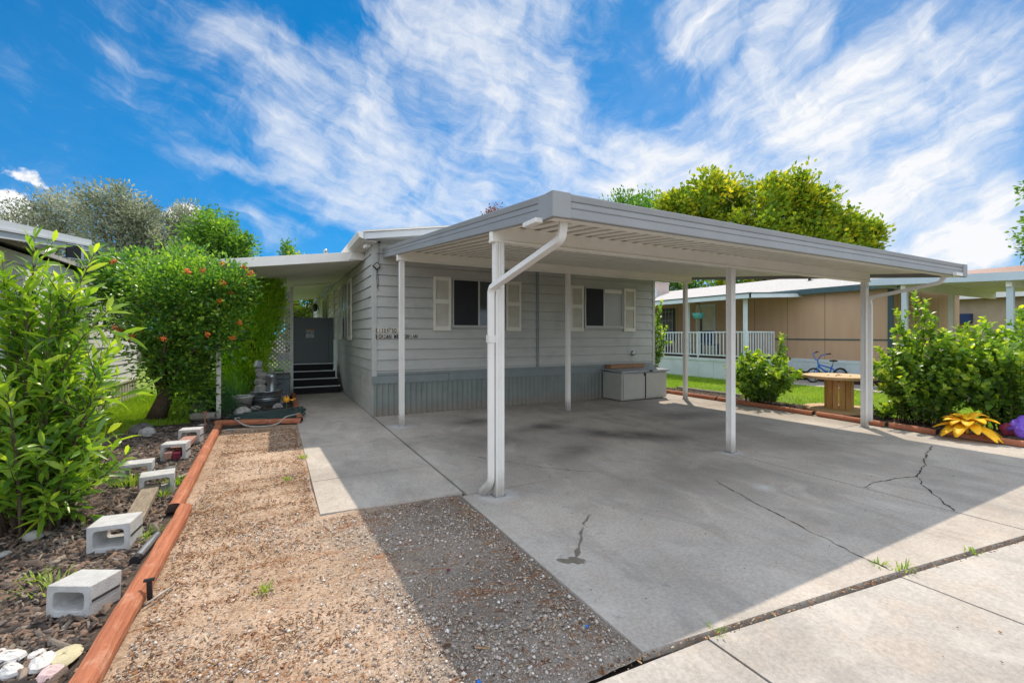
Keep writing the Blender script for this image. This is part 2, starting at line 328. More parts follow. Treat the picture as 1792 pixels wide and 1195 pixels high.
M['tread'] = surf('black_stair_carpet', (.022, .023, .026), (.012, .013, .015), 60, .9, .3, 200)
M['gatepaint'] = surf('slate_painted_panel', (.125, .15, .155), (.11, .132, .137), 2, .6, .03, 60)
M['lattice'] = surf('white_lattice', (.62, .62, .60), (.52, .52, .5), 6, .6)
M['galv'] = surf('galvanized_steel', (.46, .49, .50), (.32, .35, .37), 12, .36, metallic=.85, c3=(.25, .27, .28), s3=5, f3=.4)
M['stone'] = surf('grey_garden_stone', (.42, .40, .37), (.28, .265, .25), 9, .9, .4, 40)
M['whitestone'] = surf('white_quartz_stone', (.62, .60, .57), (.45, .435, .42), 7, .7, .4, 30)
M['hose'] = surf('dark_green_hose', (.018, .045, .038), (.012, .03, .026), 8, .4)
M['greyhose'] = surf('pale_grey_hose', (.38, .37, .33), (.30, .29, .26), 8, .45)
M['tulip'] = surf('orange_yellow_enamel', (.85, .42, .03), (.75, .33, .02), 9, .35)
M['greenmetal'] = surf('green_enamel_stake', (.05, .22, .14), None, 9, .4)
M['brown'] = surf('tan_panel_siding', (.56, .37, .24), (.52, .335, .215), 1.2, .7, .03, 60, stretch=(3, 3, .5))
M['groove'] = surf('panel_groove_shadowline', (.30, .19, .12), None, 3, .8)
M['teal'] = surf('dark_teal_trim', (.06, .105, .115), (.05, .09, .10), 4, .5)
M['paleblue'] = surf('pale_blue_white_paint', (.66, .73, .75), (.58, .65, .67), 2, .55, 0, c3=(.45, .47, .46), s3=2.5, f3=.3)
M['carport2'] = surf('blue_grey_fascia', (.55, .62, .68), (.50, .57, .63), 2, .45)
M['shingle'] = surf('pale_grey_shingles', (.50, .48, .46), (.38, .365, .35), 14, .9, .3, 60, c3=(.30, .28, .27), s3=20, f3=.35)
M['pinkroof'] = surf('pink_brown_shingles', (.45, .31, .27), (.36, .24, .20), 12, .9, .3, 60)
M['tanwall'] = surf('tan_stucco_wall', (.42, .34, .24), None, 3, .8)
M['blue'] = surf('dark_blue_cloth', (.02, .04, .12), None, 3, .8)
M['bikeblue'] = surf('bright_blue_enamel', (.02, .18, .62), (.015, .14, .52), 4, .3)
M['rubber'] = surf('black_tyre_rubber', (.02, .02, .02), None, 6, .8)
M['chrome'] = surf('bright_metal', (.6, .6, .6), None, 6, .25, metallic=.9)
M['yellow'] = surf('golden_yellow_cloth', (.92, .52, .006), (.80, .40, .004), 6, .6, .05, 40)
M['purple'] = surf('purple_cloth', (.17, .08, .48), (.11, .045, .36), 6, .65)
M['maroon'] = surf('maroon_cloth', (.22, .02, .05), (.12, .01, .03), 6, .7)
M['aqua'] = surf('turquoise_planter', (.16, .55, .60), None, 6, .5)
M['cream'] = surf('cream_door_paint', (.62, .58, .46), (.56, .52, .41), 3, .5)
M['cooler'] = surf('beige_metal_cooler', (.46, .37, .33), (.40, .32, .28), 5, .6)
M['crack'] = surf('crack_dark', (.03, .025, .02), (.05, .042, .035), 30, .95)
M['wet'] = surf('dark_wet_stain', (.15, .128, .10), (.19, .165, .13), 14, .5, world=True)
M['cardboard'] = surf('brown_wood_box', (.34, .19, .10), (.27, .145, .07), 6, .75, stretch=(.7, 6, 6))
M['bark'] = surf('grey_brown_bark', (.15, .10, .068), (.07, .048, .034), 12, .9, .5, 25, stretch=(3, 3, .7))
M['greybark'] = surf('weathered_grey_wood', (.33, .30, .26), (.2, .18, .155), 14, .9, .4, 30, stretch=(3, 3, .7))
M['copper'] = surf('rusty_copper_stake', (.45, .20, .12), (.32, .13, .08), 12, .5, metallic=.4)
M['tote'] = surf('blue_grey_tote_plastic', (.15, .18, .20), (.12, .15, .17), 4, .45)
M['green'] = surf('green_handle_plastic', (.10, .28, .06), None, 5, .5)
M['bed'] = surf('mulch_soil', (.085, .062, .047), (.045, .034, .027), 16, .95, .6, 60, c3=(.16, .115, .085), s3=7, f3=.6, world=True)
M['cream_tile'] = surf('aged_cream_tile', (.62, .57, .46), (.50, .46, .37), 30, .6)
M['ink'] = surf('black_lettering', (.012, .012, .012), None, 5, .5)
M['signwhite'] = surf('pale_sign_face', (.45, .47, .47), None, 5, .5)
M['signgold'] = surf('brown_gold_stripe', (.3, .18, .06), None, 5, .5)
M['signblue'] = surf('dark_blue_sign_print', (.02, .03, .07), None, 5, .5)
M['fairy'] = surf('blue_white_bulbs', (.30, .48, .85), (.5, .65, .9), 40, .3)
M['whitewall'] = surf('white_lap_siding', (.76, .75, .73), (.68, .67, .65), 2, .55)
M['creamskirt'] = surf('cream_skirting', (.56, .51, .43), (.49, .44, .37), 2, .6)
M['underside'] = surf('taupe_awning_underside', (.40, .33, .28), None, 2, .7)

def dirt_mat(name, A, B, A2, B2, litter=.75):
    m, t, out = newmat(name); co = t.a('ShaderNodeNewGeometry').outputs['Position']
    big = t.noise(co, .9, 6, .62, .5); med = t.noise(co, 7, 7, .7, .3); fin = t.noise(co, 70, 5, .75)
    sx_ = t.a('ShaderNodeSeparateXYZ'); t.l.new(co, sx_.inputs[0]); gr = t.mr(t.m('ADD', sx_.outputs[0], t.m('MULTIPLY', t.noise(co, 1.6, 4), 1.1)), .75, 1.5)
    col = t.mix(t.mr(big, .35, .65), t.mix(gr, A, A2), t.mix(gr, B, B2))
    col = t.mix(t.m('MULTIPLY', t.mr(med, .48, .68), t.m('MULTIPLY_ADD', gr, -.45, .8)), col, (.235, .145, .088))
    col = t.mix(t.m('MULTIPLY', t.mr(t.noise(t.mapping(co, rot=(0, 0, .25), scl=(1.2, 3.2, 1)), 1.7, 7, .7, .8), .52, .66), litter), col, (.24, .11, .05))
    col = t.mix(.85, col, t.mix(1., col, t.mix(t.mr(fin, .28, .72), (.45, .42, .40), (1.55, 1.55, 1.55)), 'MULTIPLY'))
    col = t.mix(t.m('MULTIPLY', t.mr(t.noise(co, 24, 5, .75, .4), .54, .70), .6), col, (.12, .085, .06))
    vo = t.a('ShaderNodeTexVoronoi', i_Scale=85.); t.l.new(co, vo.inputs['Vector'])
    col = t.mix(t.m('MULTIPLY', t.mr(vo.outputs['Distance'], .34, .12), t.mr(t.noise(co, 30, 3), .5, .62)), col, t.mix(t.noise(co, 90, 2), (.22, .2, .18), (.66, .61, .55)))
    p = t.a('ShaderNodeBsdfPrincipled', i_Roughness=.95); p.inputs['Specular IOR Level'].default_value = .15; t.l.new(col, p.inputs['Base Color'])
    b = t.a('ShaderNodeBump', i_Strength=.9, i_Distance=.012); t.l.new(t.m('ADD', med, t.m('MULTIPLY', fin, .5)), b.inputs['Height']); t.l.new(b.outputs[0], p.inputs['Normal'])
    t.l.new(p.outputs[0], out.inputs[0]); return m
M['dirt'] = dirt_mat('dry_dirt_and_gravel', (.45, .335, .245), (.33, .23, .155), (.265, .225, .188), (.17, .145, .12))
M['grassground'] = surf('lawn_ground', (.20, .27, .03), (.13, .20, .025), 9, .95, .5, 60, world=True, c3=(.28, .29, .06), s3=2, f3=.6)
M['land'] = surf('far_ground', (.13, .11, .075), (.09, .09, .05), .3, .95, world=True)
M['grass'] = leafmat('lawn_grass', [(.06, .105, .01), (.105, .165, .012), (.15, .19, .02)], .45, gain=2.6)
M['weed'] = leafmat('pale_weeds', [(.07, .12, .02), (.12, .17, .03), (.2, .2, .06)], .4)
M['laurel'] = leafmat('long_glossy_leaves', [(.028, .07, .012), (.06, .12, .016), (.12, .19, .02), (.20, .25, .025)], .45, .3, (1.3, 1.3, .45), .7)
M['berryleaf'] = leafmat('small_glossy_leaves', [(.020, .055, .018), (.042, .098, .02), (.10, .17, .02), (.17, .235, .025)], .38, .33, spec=.6)
M['lilac'] = leafmat('broad_green_leaves', [(.022, .055, .013), (.05, .10, .016), (.11, .175, .02), (.23, .26, .025)], .45, .35, (1.3, 1.3, .45), .6)
M['juniper'] = leafmat('juniper_sprays', [(.04, .07, .01), (.075, .14, .012), (.11, .19, .014), (.17, .23, .016)], .4, .6, spec=.2, gain=3.8)
M['strap'] = leafmat('strap_leaves', [(.045, .11, .02), (.09, .18, .03), (.16, .23, .05)], .35)
M['needle'] = leafmat('fine_dark_needles', [(.018, .05, .022), (.03, .075, .03), (.05, .10, .035)], .2, .6, spec=.2)
M['silver'] = leafmat('silvery_leaves', [(.085, .105, .065), (.15, .17, .115), (.21, .22, .16), (.32, .32, .26)], .3, .6, (1.05, 1.05, .9), .2, gain=1.9)
M['maple'] = leafmat('yellow_green_leaves', [(.04, .075, .012), (.09, .135, .012), (.165, .18, .013), (.28, .23, .016)], .42, .5, (1.15, 1.15, .5), .3)
M['green_tree'] = leafmat('mid_green_leaves', [(.025, .06, .012), (.045, .10, .016), (.085, .15, .022), (.14, .2, .03)], .3, .5, spec=.3)
M['redleaf'] = leafmat('reddish_purple_leaves', [(.05, .02, .02), (.10, .035, .03), (.12, .07, .03)], .3)
M['berry'] = surf('orange_berries', (.85, .24, .045), (.65, .15, .03), 20, .45)
M['chip'] = surf('bark_chips', (1, 1, 1), (.8, .8, .8), 30, .9, .2, 120, tint=[(.03, .026, .024), (.075, .062, .055), (.17, .12, .09), (.24, .15, .10), (.13, .115, .105), (.34, .27, .21)])
M['pebble'] = surf('mixed_gravel', (1, 1, 1), (.8, .8, .8), 40, .85, 0, tint=[(.20, .155, .12), (.33, .26, .205), (.42, .345, .28), (.52, .455, .395), (.70, .65, .60)])
M['litter'] = surf('dry_leaf_litter', (1, 1, 1), (.8, .8, .8), 40, .9, 0, tint=[(.06, .032, .02), (.16, .065, .028), (.26, .115, .045), (.34, .20, .10), (.5, .4, .27)])

# ------------------------------------------------------------------ the ground
def poly(name, pts, z, mat):
    b = MB(); b.add([(p[0], p[1], z) for p in pts], [tuple(range(len(pts)))]); return b.build(name, mat)
def tagstruct(o): return struct(o)
tagstruct(poly('ground', [(-300, -300), (300, -300), (300, 300), (-300, 300)], -.06, M['land']))
struct(poly('base_soil', [(.30, .2), (14, .2), (14, 8.9), (1.62, 8.9), (1.62, 13), (.30, 13)], -.045, M['soil']))
def slabs(name, cells, mat, z=0., th=.1, gap=.017, parent=None):
    b = MB()
    for c in cells:
        cx = sum(p[0] for p in c) / len(c); cy = sum(p[1] for p in c) / len(c)
        q = []
        for px_, py_ in c:
            q.append((px_ + (gap if px_ < cx else -gap) * .5, py_ + (gap if py_ < cy else -gap) * .5))
        b.prism(q, 'z', z - th, z)
    return b.build(name, mat, parent)
def yk(x):            # kerb line between driveway and sidewalk
    return float(np.interp(x, [-4, 1.13, 1.9, 3.08, 4.91, 9, 16], [1.68, 1.60, 1.53, 1.40, 1.16, .62, -.4]))
xs = [1.535, 5.11, 9.02]
drive = struct(slabs('driveway', [
    [(1.535, yk(1.535) + .016), (3.3, yk(3.3) + .016), (5.11, yk(5.11) + .016), (5.11, 3.92), (1.535, 3.92)], [(5.11, yk(5.11) + .016), (9.02, yk(9.02) + .016), (9.02, 3.92), (5.11, 3.92)],
    [(1.60, 3.92), (5.11, 3.92), (5.11, 6.45), (1.60, 6.45)], [(5.11, 3.92), (9.02, 3.92), (9.02, 6.45), (5.11, 6.45)],
    [(1.60, 6.45), (5.11, 6.45), (5.11, 8.46), (1.60, 8.46)], [(5.11, 6.45), (9.02, 6.45), (9.02, 8.6), (5.11, 8.6)]], M['concrete']))
struct(slabs('walkway', [[(.33, 4.06), (1.585, 3.98), (1.585, 5.0), (.33, 5.0)], [(.33, 5.0), (1.585, 5.0), (1.585, 6.5), (.33, 6.5)], [(.33, 6.5), (1.585, 6.5), (1.585, 8.6), (.33, 8.6)], [(.33, 8.6), (1.59, 8.6), (1.59, 10.6), (.36, 10.6)], [(.36, 10.6), (1.59, 10.6), (1.59, 12.9), (.36, 12.9)]], M['walk'], z=.004, gap=.014))
sx = [-14, -11, -8, -5.5, -3.2, .35, 1.9, 3.45, 5.3, 7.2, 9.2, 11.5, 14.0]
struct(slabs('sidewalk', [[(a, -1.2), (b_, -1.2), (b_, yk(b_) - .012), (a, yk(a) - .010)] for a, b_ in zip(sx[:-1], sx[1:])], M['sidewalk'], z=-.006, gap=.015))
struct(poly('street', [(-60, -14), (60, -14), (60, -1.22), (-60, -1.22)], -.03, surf('street_asphalt', (.07, .07, .07), (.05, .05, .05), 30, .9, .3, 120, world=True)))
def crack(pts, wd, seed, name='crack', mat=None, z=.0035, parent=drive):
    rg = random.Random(seed); P = []
    for (x0, y0), (x1, y1) in zip(pts[:-1], pts[1:]):
        n = max(2, int(math.hypot(x1 - x0, y1 - y0) / .035))
        for i in range(n):
            t = i / n; P.append((x0 + (x1 - x0) * t, y0 + (y1 - y0) * t))
    P.append(pts[-1]); A = []; B = []
    j = [0, 0]
    for i, p in enumerate(P):
        q = P[min(i + 1, len(P) - 1)]; o = P[max(i - 1, 0)]; d = Vector((q[0] - o[0], q[1] - o[1], 0)).normalized(); nn = Vector((-d.y, d.x, 0))
        j = [j[0] * .7 + rg.gauss(0, .006), 0]; wv_ = wd * .62 * (.3 + abs(rg.gauss(0, .7)))
        if i in (0, len(P) - 1): wv_ *= .15
        c = Vector((p[0], p[1], z)) + nn * j[0]; A.append(c + nn * wv_); B.append(c - nn * wv_)
    b = MB(); b.strip(A, B); return b.build(name, mat or M['crack'], parent)
crack([(4.02, 3.12), (3.9, 2.8), (3.78, 2.5), (3.62, 1.95), (3.56, 1.72), (3.47, 1.40)], .0075, 1)
crack([(7.87, 2.72), (7.6, 2.62), (7.3, 2.55), (6.6, 2.33), (6.06, 2.21), (5.75, 2.27), (5.4, 2.31), (5.12, 2.28)], .010, 2)
crack([(6.06, 2.21), (5.75, 2.05), (5.45, 1.83), (5.2, 1.66), (5.12, 1.62)], .008, 3)
crack([(2.1, 5.28), (2.28, 4.94), (2.69, 4.32), (2.9, 4.07), (3.11, 3.94)], .006, 4)
crack([(1.62, 5.5), (1.9, 5.42), (2.1, 5.28)], .003, 5)
crack([(3.82, 1.21), (3.75, .9), (3.7, .5)], .0028, 6, z=-.0085)
crack([(1.80, 2.47), (1.90, 2.58), (1.99, 2.67), (2.06, 2.75), (2.14, 2.83)], .024, 21, 'spill_trail', M['wet'], .0030)
crack([(2.16, 2.85), (2.24, 2.92), (2.34, 3.01)], .018, 22, 'spill_trail', M['wet'], .0030)
bw = MB()
for cx, cy, rx, ry, sd_ in ((1.77, 2.44, .062, .042, 1), (1.70, 2.47, .05, .025, 2)):
    rg = random.Random(sd_); n = 18; an = -.8
    pts = []
    for k in range(n):
        a = 2 * math.pi * k / n; q = 1 + rg.uniform(-.22, .22); X = math.cos(a) * rx * q; Y = math.sin(a) * ry * q
        pts.append((cx + X * math.cos(an) - Y * math.sin(an), cy + X * math.sin(an) + Y * math.cos(an), .003 + sd_ * .00006))
    bw.add(pts, [tuple(range(n))])
bw.build('spill_stain', M['wet'], drive)

def bumpy(name, x0, x1, y0, y1, step, z, amp, mat, xl=None):
    nx = int((x1 - x0) / step) + 1; ny = int((y1 - y0) / step) + 1
    X, Y = np.meshgrid(np.linspace(x0, x1, nx), np.linspace(y0, y1, ny))
    Z = np.zeros_like(X); rg = np.random.default_rng(3)
    for k in range(14):
        f = rg.uniform(1.5, 14); a = rg.uniform(0, 6.28); Z += np.sin(f * (X * np.cos(a) + Y * np.sin(a)) + rg.uniform(0, 6.28)) / (1 + f * .35)
    Z = z + amp * Z / 2.2 + rg.normal(0, amp * .12, X.shape)
    V = np.stack([X, Y, Z], -1).reshape(-1, 3); i = np.arange(nx * ny).reshape(ny, nx)
    F = np.stack([i[:-1, :-1], i[:-1, 1:], i[1:, 1:], i[1:, :-1]], -1).reshape(-1, 4)
    return npmesh(name, V, F, mat, None, True)
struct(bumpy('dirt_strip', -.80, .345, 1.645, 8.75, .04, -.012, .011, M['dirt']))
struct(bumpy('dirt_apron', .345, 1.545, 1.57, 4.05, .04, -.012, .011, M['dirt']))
struct(bumpy('mulch_bed', -2.6, -.74, 1.70, 9.6, .05, -.004, .018, M['bed']))
struct(bumpy('planting_bed', -1.9, .40, 8.5, 13.2, .06, .004, .02, M['soil']))
struct(bumpy('side_bed', 8.95, 10.0, .66, 9.4, .05, -.004, .02, M['bed']))
struct(poly('lawn', [(9.9, -2), (24, -2), (24, 26), (8.7, 26), (8.7, 9.3), (9.9, 9.3)], -.018, M['grassground']))
struct(poly('left_lawn', [(-9, 1.72), (-2.5, 1.72), (-2.4, 9.0), (-1.5, 9.6), (-1.5, 13.0), (.3, 13.2), (1.5, 30), (-9, 30)], -.014, M['grassground']))
struct(slabs('side_path', [[(14.05, a), (15.6, a), (15.6, a + 2), (14.05, a + 2)] for a in (1, 3, 5, 7)], M['sidewalk'], z=.0, gap=.02))

# ------------------------------------------------------------------ the grey mobile home
HX0, HX1, HY = 1.60, 8.60, 8.47
house = thing('mobile_home', 'grey lap-sided single-storey home behind the carport, with cream louvred shutters', 'house', (5.1, 8.47, 0))
def lap_profile(z0, z1, first=1.433, ex=.197, d=.019):
    k0 = math.floor((z0 - first) / ex); P = [];  zc = first + k0 * ex
    while zc < z1:
        a, b = max(zc, z0), min(zc + ex, z1); fr = lambda q: d * (1 - (q - zc) / ex) + .001
        P += [(-.014, a), (fr(a), a), (fr(b), b - .009), (-.014, b - .009)]; zc += ex
    return P
b = MB(); pf = lap_profile(.77, 3.26)
b.strip([(HX0, HY - o, q) for o, q in pf], [(HX1, HY - o, q) for o, q in pf])
b.build('front_wall', M['siding'], house)
b = MB(); b.strip([(HX0 - o, 24, q) for o, q in pf], [(HX0 - o, HY, q) for o, q in pf])
b.box(HX0 - .006, HX0 + .05, HY + .001, 24, 0, .775)
for zz in (.22, .42, .60): b.box(HX0 - .011, HX0 - .005, HY + .03, 24, zz, zz + .012)
b.build('side_wall', M['siding'], house)
b = MB(); b.strip([(HX1 + o, HY, q) for o, q in pf], [(HX1 + o, 24, q) for o, q in pf]); b.box(HX1 - .05, HX1 + .006, HY + .02, 24, 0, .775); b.build('far_side_wall', M['siding'], house)
b = MB(); b.box(HX0 + .02, HX1 - .02, HY + .02, 23.9, .05, 3.2); b.prism([(1.62, 3.2), (8.58, 3.2), (5.1, 3.84)], 'y', HY + .0, 23.9); b.build('gable', M['siding'], house)
b = MB(); b.prism([(HX0 - .024, HY - .024), (HX0 + .062, HY - .024), (HX0 + .062, HY), (HX0, HY), (HX0, HY + .07), (HX0 - .024, HY + .07)], 'z', .60, 3.2); b.build('corner_trim', M['siding'], house, bevel=.004)
b = MB(); b.box(HX1 - .06, HX1 + .024, HY - .024, HY, .60, 3.0); b.build('corner_trim', M['siding'], house, bevel=.004)
b = MB(); b.box(5.075, 5.145, HY - .028, HY - .002, .72, 3.0); b.build('seam_batten', M['band'], house, bevel=.003)
b = MB(); b.box(HX0 - .028, 3.05, HY - .034, HY - .003, .60, .745); b.box(3.056, HX1 + .02, HY - .03, HY - .003, .60, .75); b.box(HX0 - .02, HX1, HY - .022, HY - .004, .75, .80); b.build('skirting_band', M['band'], house, bevel=.004)
P = []; xq = HX0
while xq < HX1:
    for dx, o in ((0, 0), (.022, .018), (.05, .018), (.072, 0), (.098, 0)): P.append((xq + dx, HY - .004 - o))
    xq += .105
b = MB(); b.strip([(p[0], p[1], .0) for p in P], [(p[0], p[1], .602) for p in P]); b.build('skirting', M['skirt'], house)
# shutters and windows
def frameM(x0, z0, wall):          # local (u along wall, v outwards, w up) -> world
    if wall == 'front': return lambda u, v, q: (x0 + u, HY - .016 - v, z0 + q)
    return lambda u, v, q: (HX0 - .016 - v, x0 - u, z0 + q)
def fbox(b, T, u0, u1, v0, v1, q0, q1):
    vs = [T(*p) for p in ((u0, v0, q0), (u1, v0, q0), (u1, v1, q0), (u0, v1, q0), (u0, v0, q1), (u1, v0, q1), (u1, v1, q1), (u0, v1, q1))]
    b.add(vs, [(0, 1, 2, 3), (7, 6, 5, 4), (4, 5, 1, 0), (5, 6, 2, 1), (6, 7, 3, 2), (7, 4, 0, 3)])
def shutter(x0, wd, z0, h, wall='front', parent=house):
    T = frameM(x0, z0, wall); b = MB(); s_ = .05
    fbox(b, T, 0, s_, 0, .032, 0, h); fbox(b, T, wd - s_, wd, 0, .032, 0, h)
    mid = h * .545
    for a, c in ((0, .085), (mid - .04, mid + .04), (h - .07, h)): fbox(b, T, s_, wd - s_, 0, .031, a, c)
    sh = b.build('shutter', M['shutter'], parent, bevel=.003)
    b = MB(); fbox(b, T, s_, wd - s_, 0, .006, .085, mid - .04); fbox(b, T, s_, wd - s_, 0, .006, mid + .04, h - .07)
    for a, c in ((.09, mid - .04), (mid + .045, h - .07)):
        q = a
        while q < c - .012:
            vs = [T(s_, .006, q + .017), T(wd - s_, .006, q + .017), T(wd - s_, .023, q), T(s_, .023, q)]
            vs += [T(s_, .006, q + .012), T(wd - s_, .006, q + .012), T(wd - s_, .023, q - .005), T(s_, .023, q - .005)]
            b.add(vs, [(0, 1, 2, 3), (7, 6, 5, 4), (3, 2, 6, 7)]); q += .0205
    b.build('louver', M['shutter'], sh); return sh
for x0 in (2.735, 4.325, 5.985, 7.575): shutter(x0, .365, 1.585, 1.06)
def window(x0, wd, z0, h, left, right, split=.49, wall='front', parent=house, blind=False):
    T = frameM(x0, z0, wall); b = MB(); f = .032
    fbox(b, T, 0, wd, 0, .03, 0, f); fbox(b, T, 0, wd, 0, .03, h - f, h); fbox(b, T, 0, f, 0, .029, f, h - f); fbox(b, T, wd - f, wd, 0, .029, f, h - f)
    m_ = wd * split; fbox(b, T, m_ - .02, m_ + .02, 0, .027, f, h - f); fbox(b, T, -.012, wd + .012, 0, .045, -.02, -.001)
    wn_ = b.build('window', M['frame'], parent, bevel=.002)
    b = MB(); fbox(b, T, f, m_ - .02, .0, .018, f, h - f); b.build('screen', left, wn_)
    b = MB(); fbox(b, T, m_ + .02, wd - f, .0, .009, f, h - f); b.build('pane', right, wn_)
    if blind:
        b = MB(); fbox(b, T, m_ + .03, wd - f - .01, .010, .016, h - f - .085, h - f - .002); b.build('blind', M['white'], wn_)
    return wn_
window(3.125, 1.175, 1.665, .965, M['screen'], M['greyglass'])
window(6.385, 1.16, 1.685, .94, M['screen'], M['paleglass'], blind=True)
for yy in (11.5, 13.2, 14.95, 18.6): shutter(yy, .58, 1.38, 1.44, 'left')
window(12.4, .82, 1.42, 1.38, M['darkglass'], M['darkglass'], wall='left')
window(17.85, 1.7, 1.35, 1.45, M['greyglass'], M['darkglass'], wall='left')
# vent flap, cable, corner lights
b = MB(); b.lathe([(0, 0), (.062, 0), (.062, .03), (.05, .055), (.02, .06), (0, .06)], n=16); Mx = Matrix.Translation((7.87, HY - .016, 1.05)) @ Matrix.Rotation(R(90), 4, 'X')
b.v = [tuple(Mx @ Vector(q)) for q in b.v]; b.build('dryer_vent', M['galv'], house, True)
b = MB(); b.cbox((0, 0, 0), (.105, .045, .105), ry=R(45)); b.v = [(q[0] + 1.652, q[1] + HY - .05, q[2] + 2.765) for q in b.v]
fl = b.build('wall_lamp', M['black'], house, bevel=.008)
b = MB(); b.cbox((0, 0, 0), (.078, .012, .078), ry=R(45)); b.v = [(q[0] + 1.652, q[1] + HY - .077, q[2] + 2.765) for q in b.v]; b.build('lens', M['paleglass'], fl, bevel=.004)
b = MB(); b.tube([(1.66, HY - .03, 2.70), (1.655, HY - .035, 2.55), (1.668, HY - .032, 2.42), (1.66, HY - .03, 2.36)], .0045, 5); b.tube([(1.67, HY - .03, 2.72), (1.69, HY - .035, 2.50), (1.685, HY - .03, 2.38), (1.695, HY - .03, 2.31)], .0035, 5)
b.tube([(1.70, HY - .03, 3.18), (1.70, HY - .03, 2.9), (1.685, HY - .03, 2.79)], .004, 5); b.build('cable', M['black'], house)
b = MB(); b.cbox((1.70, HY - .05, 3.205), (.035, .06, .035)); b.build('corner_camera', M['black'], house, bevel=.008)
# roof
ZE, ZR = 3.30, 3.93
b = MB(); b.prism([(1.36, ZE - .02), (5.1, ZR - .02), (8.84, ZE - .02), (8.84, ZE + .015), (5.1, ZR + .015), (1.36, ZE + .015)], 'y', 8.06, 24.3); roof = b.build('roof', M['shingle'], house)
b = MB(); b.prism([(1.37, ZE - .135), (5.1, ZR - .135), (8.83, ZE - .135), (8.83, ZE - .022), (5.1, ZR - .022), (1.37, ZE - .022)], 'y', 8.075, 8.11)
b.prism([(1.37, ZE - .14), (5.1, ZR - .14), (8.83, ZE - .14), (8.83, ZE - .128), (5.1, ZR - .128), (1.37, ZE - .128)], 'y', 8.112, 8.47); b.build('rake_fascia', M['lightfascia'], roof)
b = MB(); b.prism([(1.35, ZE - .018), (5.1, ZR - .018), (8.85, ZE - .018), (8.85, ZE + .004), (5.1, ZR + .004), (1.35, ZE + .004)], 'y', 8.045, 8.0595); b.build('drip_edge', M['white'], roof)
b = MB(); b.prism([(1.36, ZE - .14), (1.29, ZE - .11), (1.26, ZE - .03), (1.265, ZE - .01), (1.36, ZE - .024)], 'y', 8.05, 24.2); b.box(1.362, 1.60, 8.13, 24.2, ZE - .15, ZE - .139); b.build('gutter', M['white'], roof, bevel=.004)
b = MB(); b.cbox((1.47, 8.38, 3.10), (.085, .10, .06), rz=.5, rx=-.35); b.cbox((1.5, 8.44, 3.14), (.03, .10, .03)); b.build('eave_floodlight', M['white'], house, bevel=.01)
# lettering
def glyph(ch, size, T, xs_=.8):
    cu = bpy.data.curves.new('t', 'FONT'); cu.body = ch; cu.size = size; cu.align_x = 'CENTER'; cu.extrude = .0012; cu.offset = size * .012
    ob = bpy.data.objects.new('t', cu); COL.objects.link(ob); dg = bpy.context.evaluated_depsgraph_get(); ev = ob.evaluated_get(dg); me = ev.to_mesh()
    vs = [T(v.co.x * xs_, v.co.y, v.co.z) for v in me.vertices]; fs = [tuple(p.vertices) for p in me.polygons]
    ev.to_mesh_clear(); bpy.data.objects.remove(ob); bpy.data.curves.remove(cu); return vs, fs
sgn = thing('address_sign', 'two rows of small letter tiles with the street address on the grey house front', 'address sign', (2.05, HY - .02, 1.43))
bt, bl = MB(), MB(); rg = random.Random(4)
for row, (txt, x0, z0, drop) in enumerate((('11309 SO.', 1.665, 1.548, {0}), ('JORDAN MEADOW LAN', 1.665, 1.437, set()))):
    for i, ch in enumerate(txt):
        if ch == ' ': continue
        xc = x0 + (i if i < 13 else i - .6) * .0475; zc = z0 + rg.uniform(-.001, .001)
        bt = MB(); bl = MB(); tl_ = None
        if row == 0 or i in (0, 2, 3, 14, 15): bt.box(xc - .0235, xc + .0235, HY - .024, HY - .012, zc - .006, zc + .082); tl_ = bt.build('letter_tile', M['cream_tile'], sgn)
        if i in drop and row == 0:      # worn first tile: only two flecks of its numeral are left
            bl.box(xc - .008, xc + .006, HY - .0275, HY - .0235, zc + .055, zc + .068); bl.build('numeral_fleck', M['ink'], tl_ or sgn); bl = MB(); bl.box(xc - .006, xc + .01, HY - .0275, HY - .0235, zc + .006, zc + .018); bl.build('numeral_fleck', M['ink'], tl_ or sgn); continue
        vs, fs = glyph(ch, .104, lambda u, v, q, xc=xc, zc=zc: (xc + u, HY - .0262 - q, zc + v), .62); bl.add(vs, fs); bl.build('letter', M['ink'], tl_ or sgn)

# ------------------------------------------------------------------ carport
cp = thing('carport', 'open white metal carport on six square posts over the driveway, grey fascia and corrugated roof', 'carport', (5.2, 5.6, 0))
PX_, PYF, PYB = (1.85, 5.17, 8.50), 3.77, 7.38
zu = lambda yq: 2.52 + (yq - 3.77) * .0997        # underside of the roof pans
def post(x, y, zt, wd=.08):
    h = wd / 2; g = .006; b = MB(); q = []
    for sx_, sy_ in ((-1, -1), (1, -1), (1, 1), (-1, 1)): pass
    prof = []
    for k in range(4):                            # square tube with two shallow grooves on each face
        c, s_ = math.cos(k * math.pi / 2), math.sin(k * math.pi / 2)
        for u, v in ((-h, -h), (-h * .45, -h), (-h * .36, -h + g), (-h * .2, -h + g), (-h * .1, -h), (h * .1, -h), (h * .2, -h + g), (h * .36, -h + g), (h * .45, -h)):
            prof.append((x + u * c - v * s_, y + u * s_ + v * c))
    b.prism(prof, 'z', .0, zt); o = b.build('post', M['white'], cp, bevel=.002, seg=1)
    b = MB(); b.box(x - h - .012, x + h + .012, y - h - .012, y + h + .012, .001, .012); b.build('foot_plate', M['galv'], o); return o
for x in PX_: post(x, PYF, 2.365, .082 if x > 2 else .088)
for x in PX_: post(x, PYB, 2.725, .08)
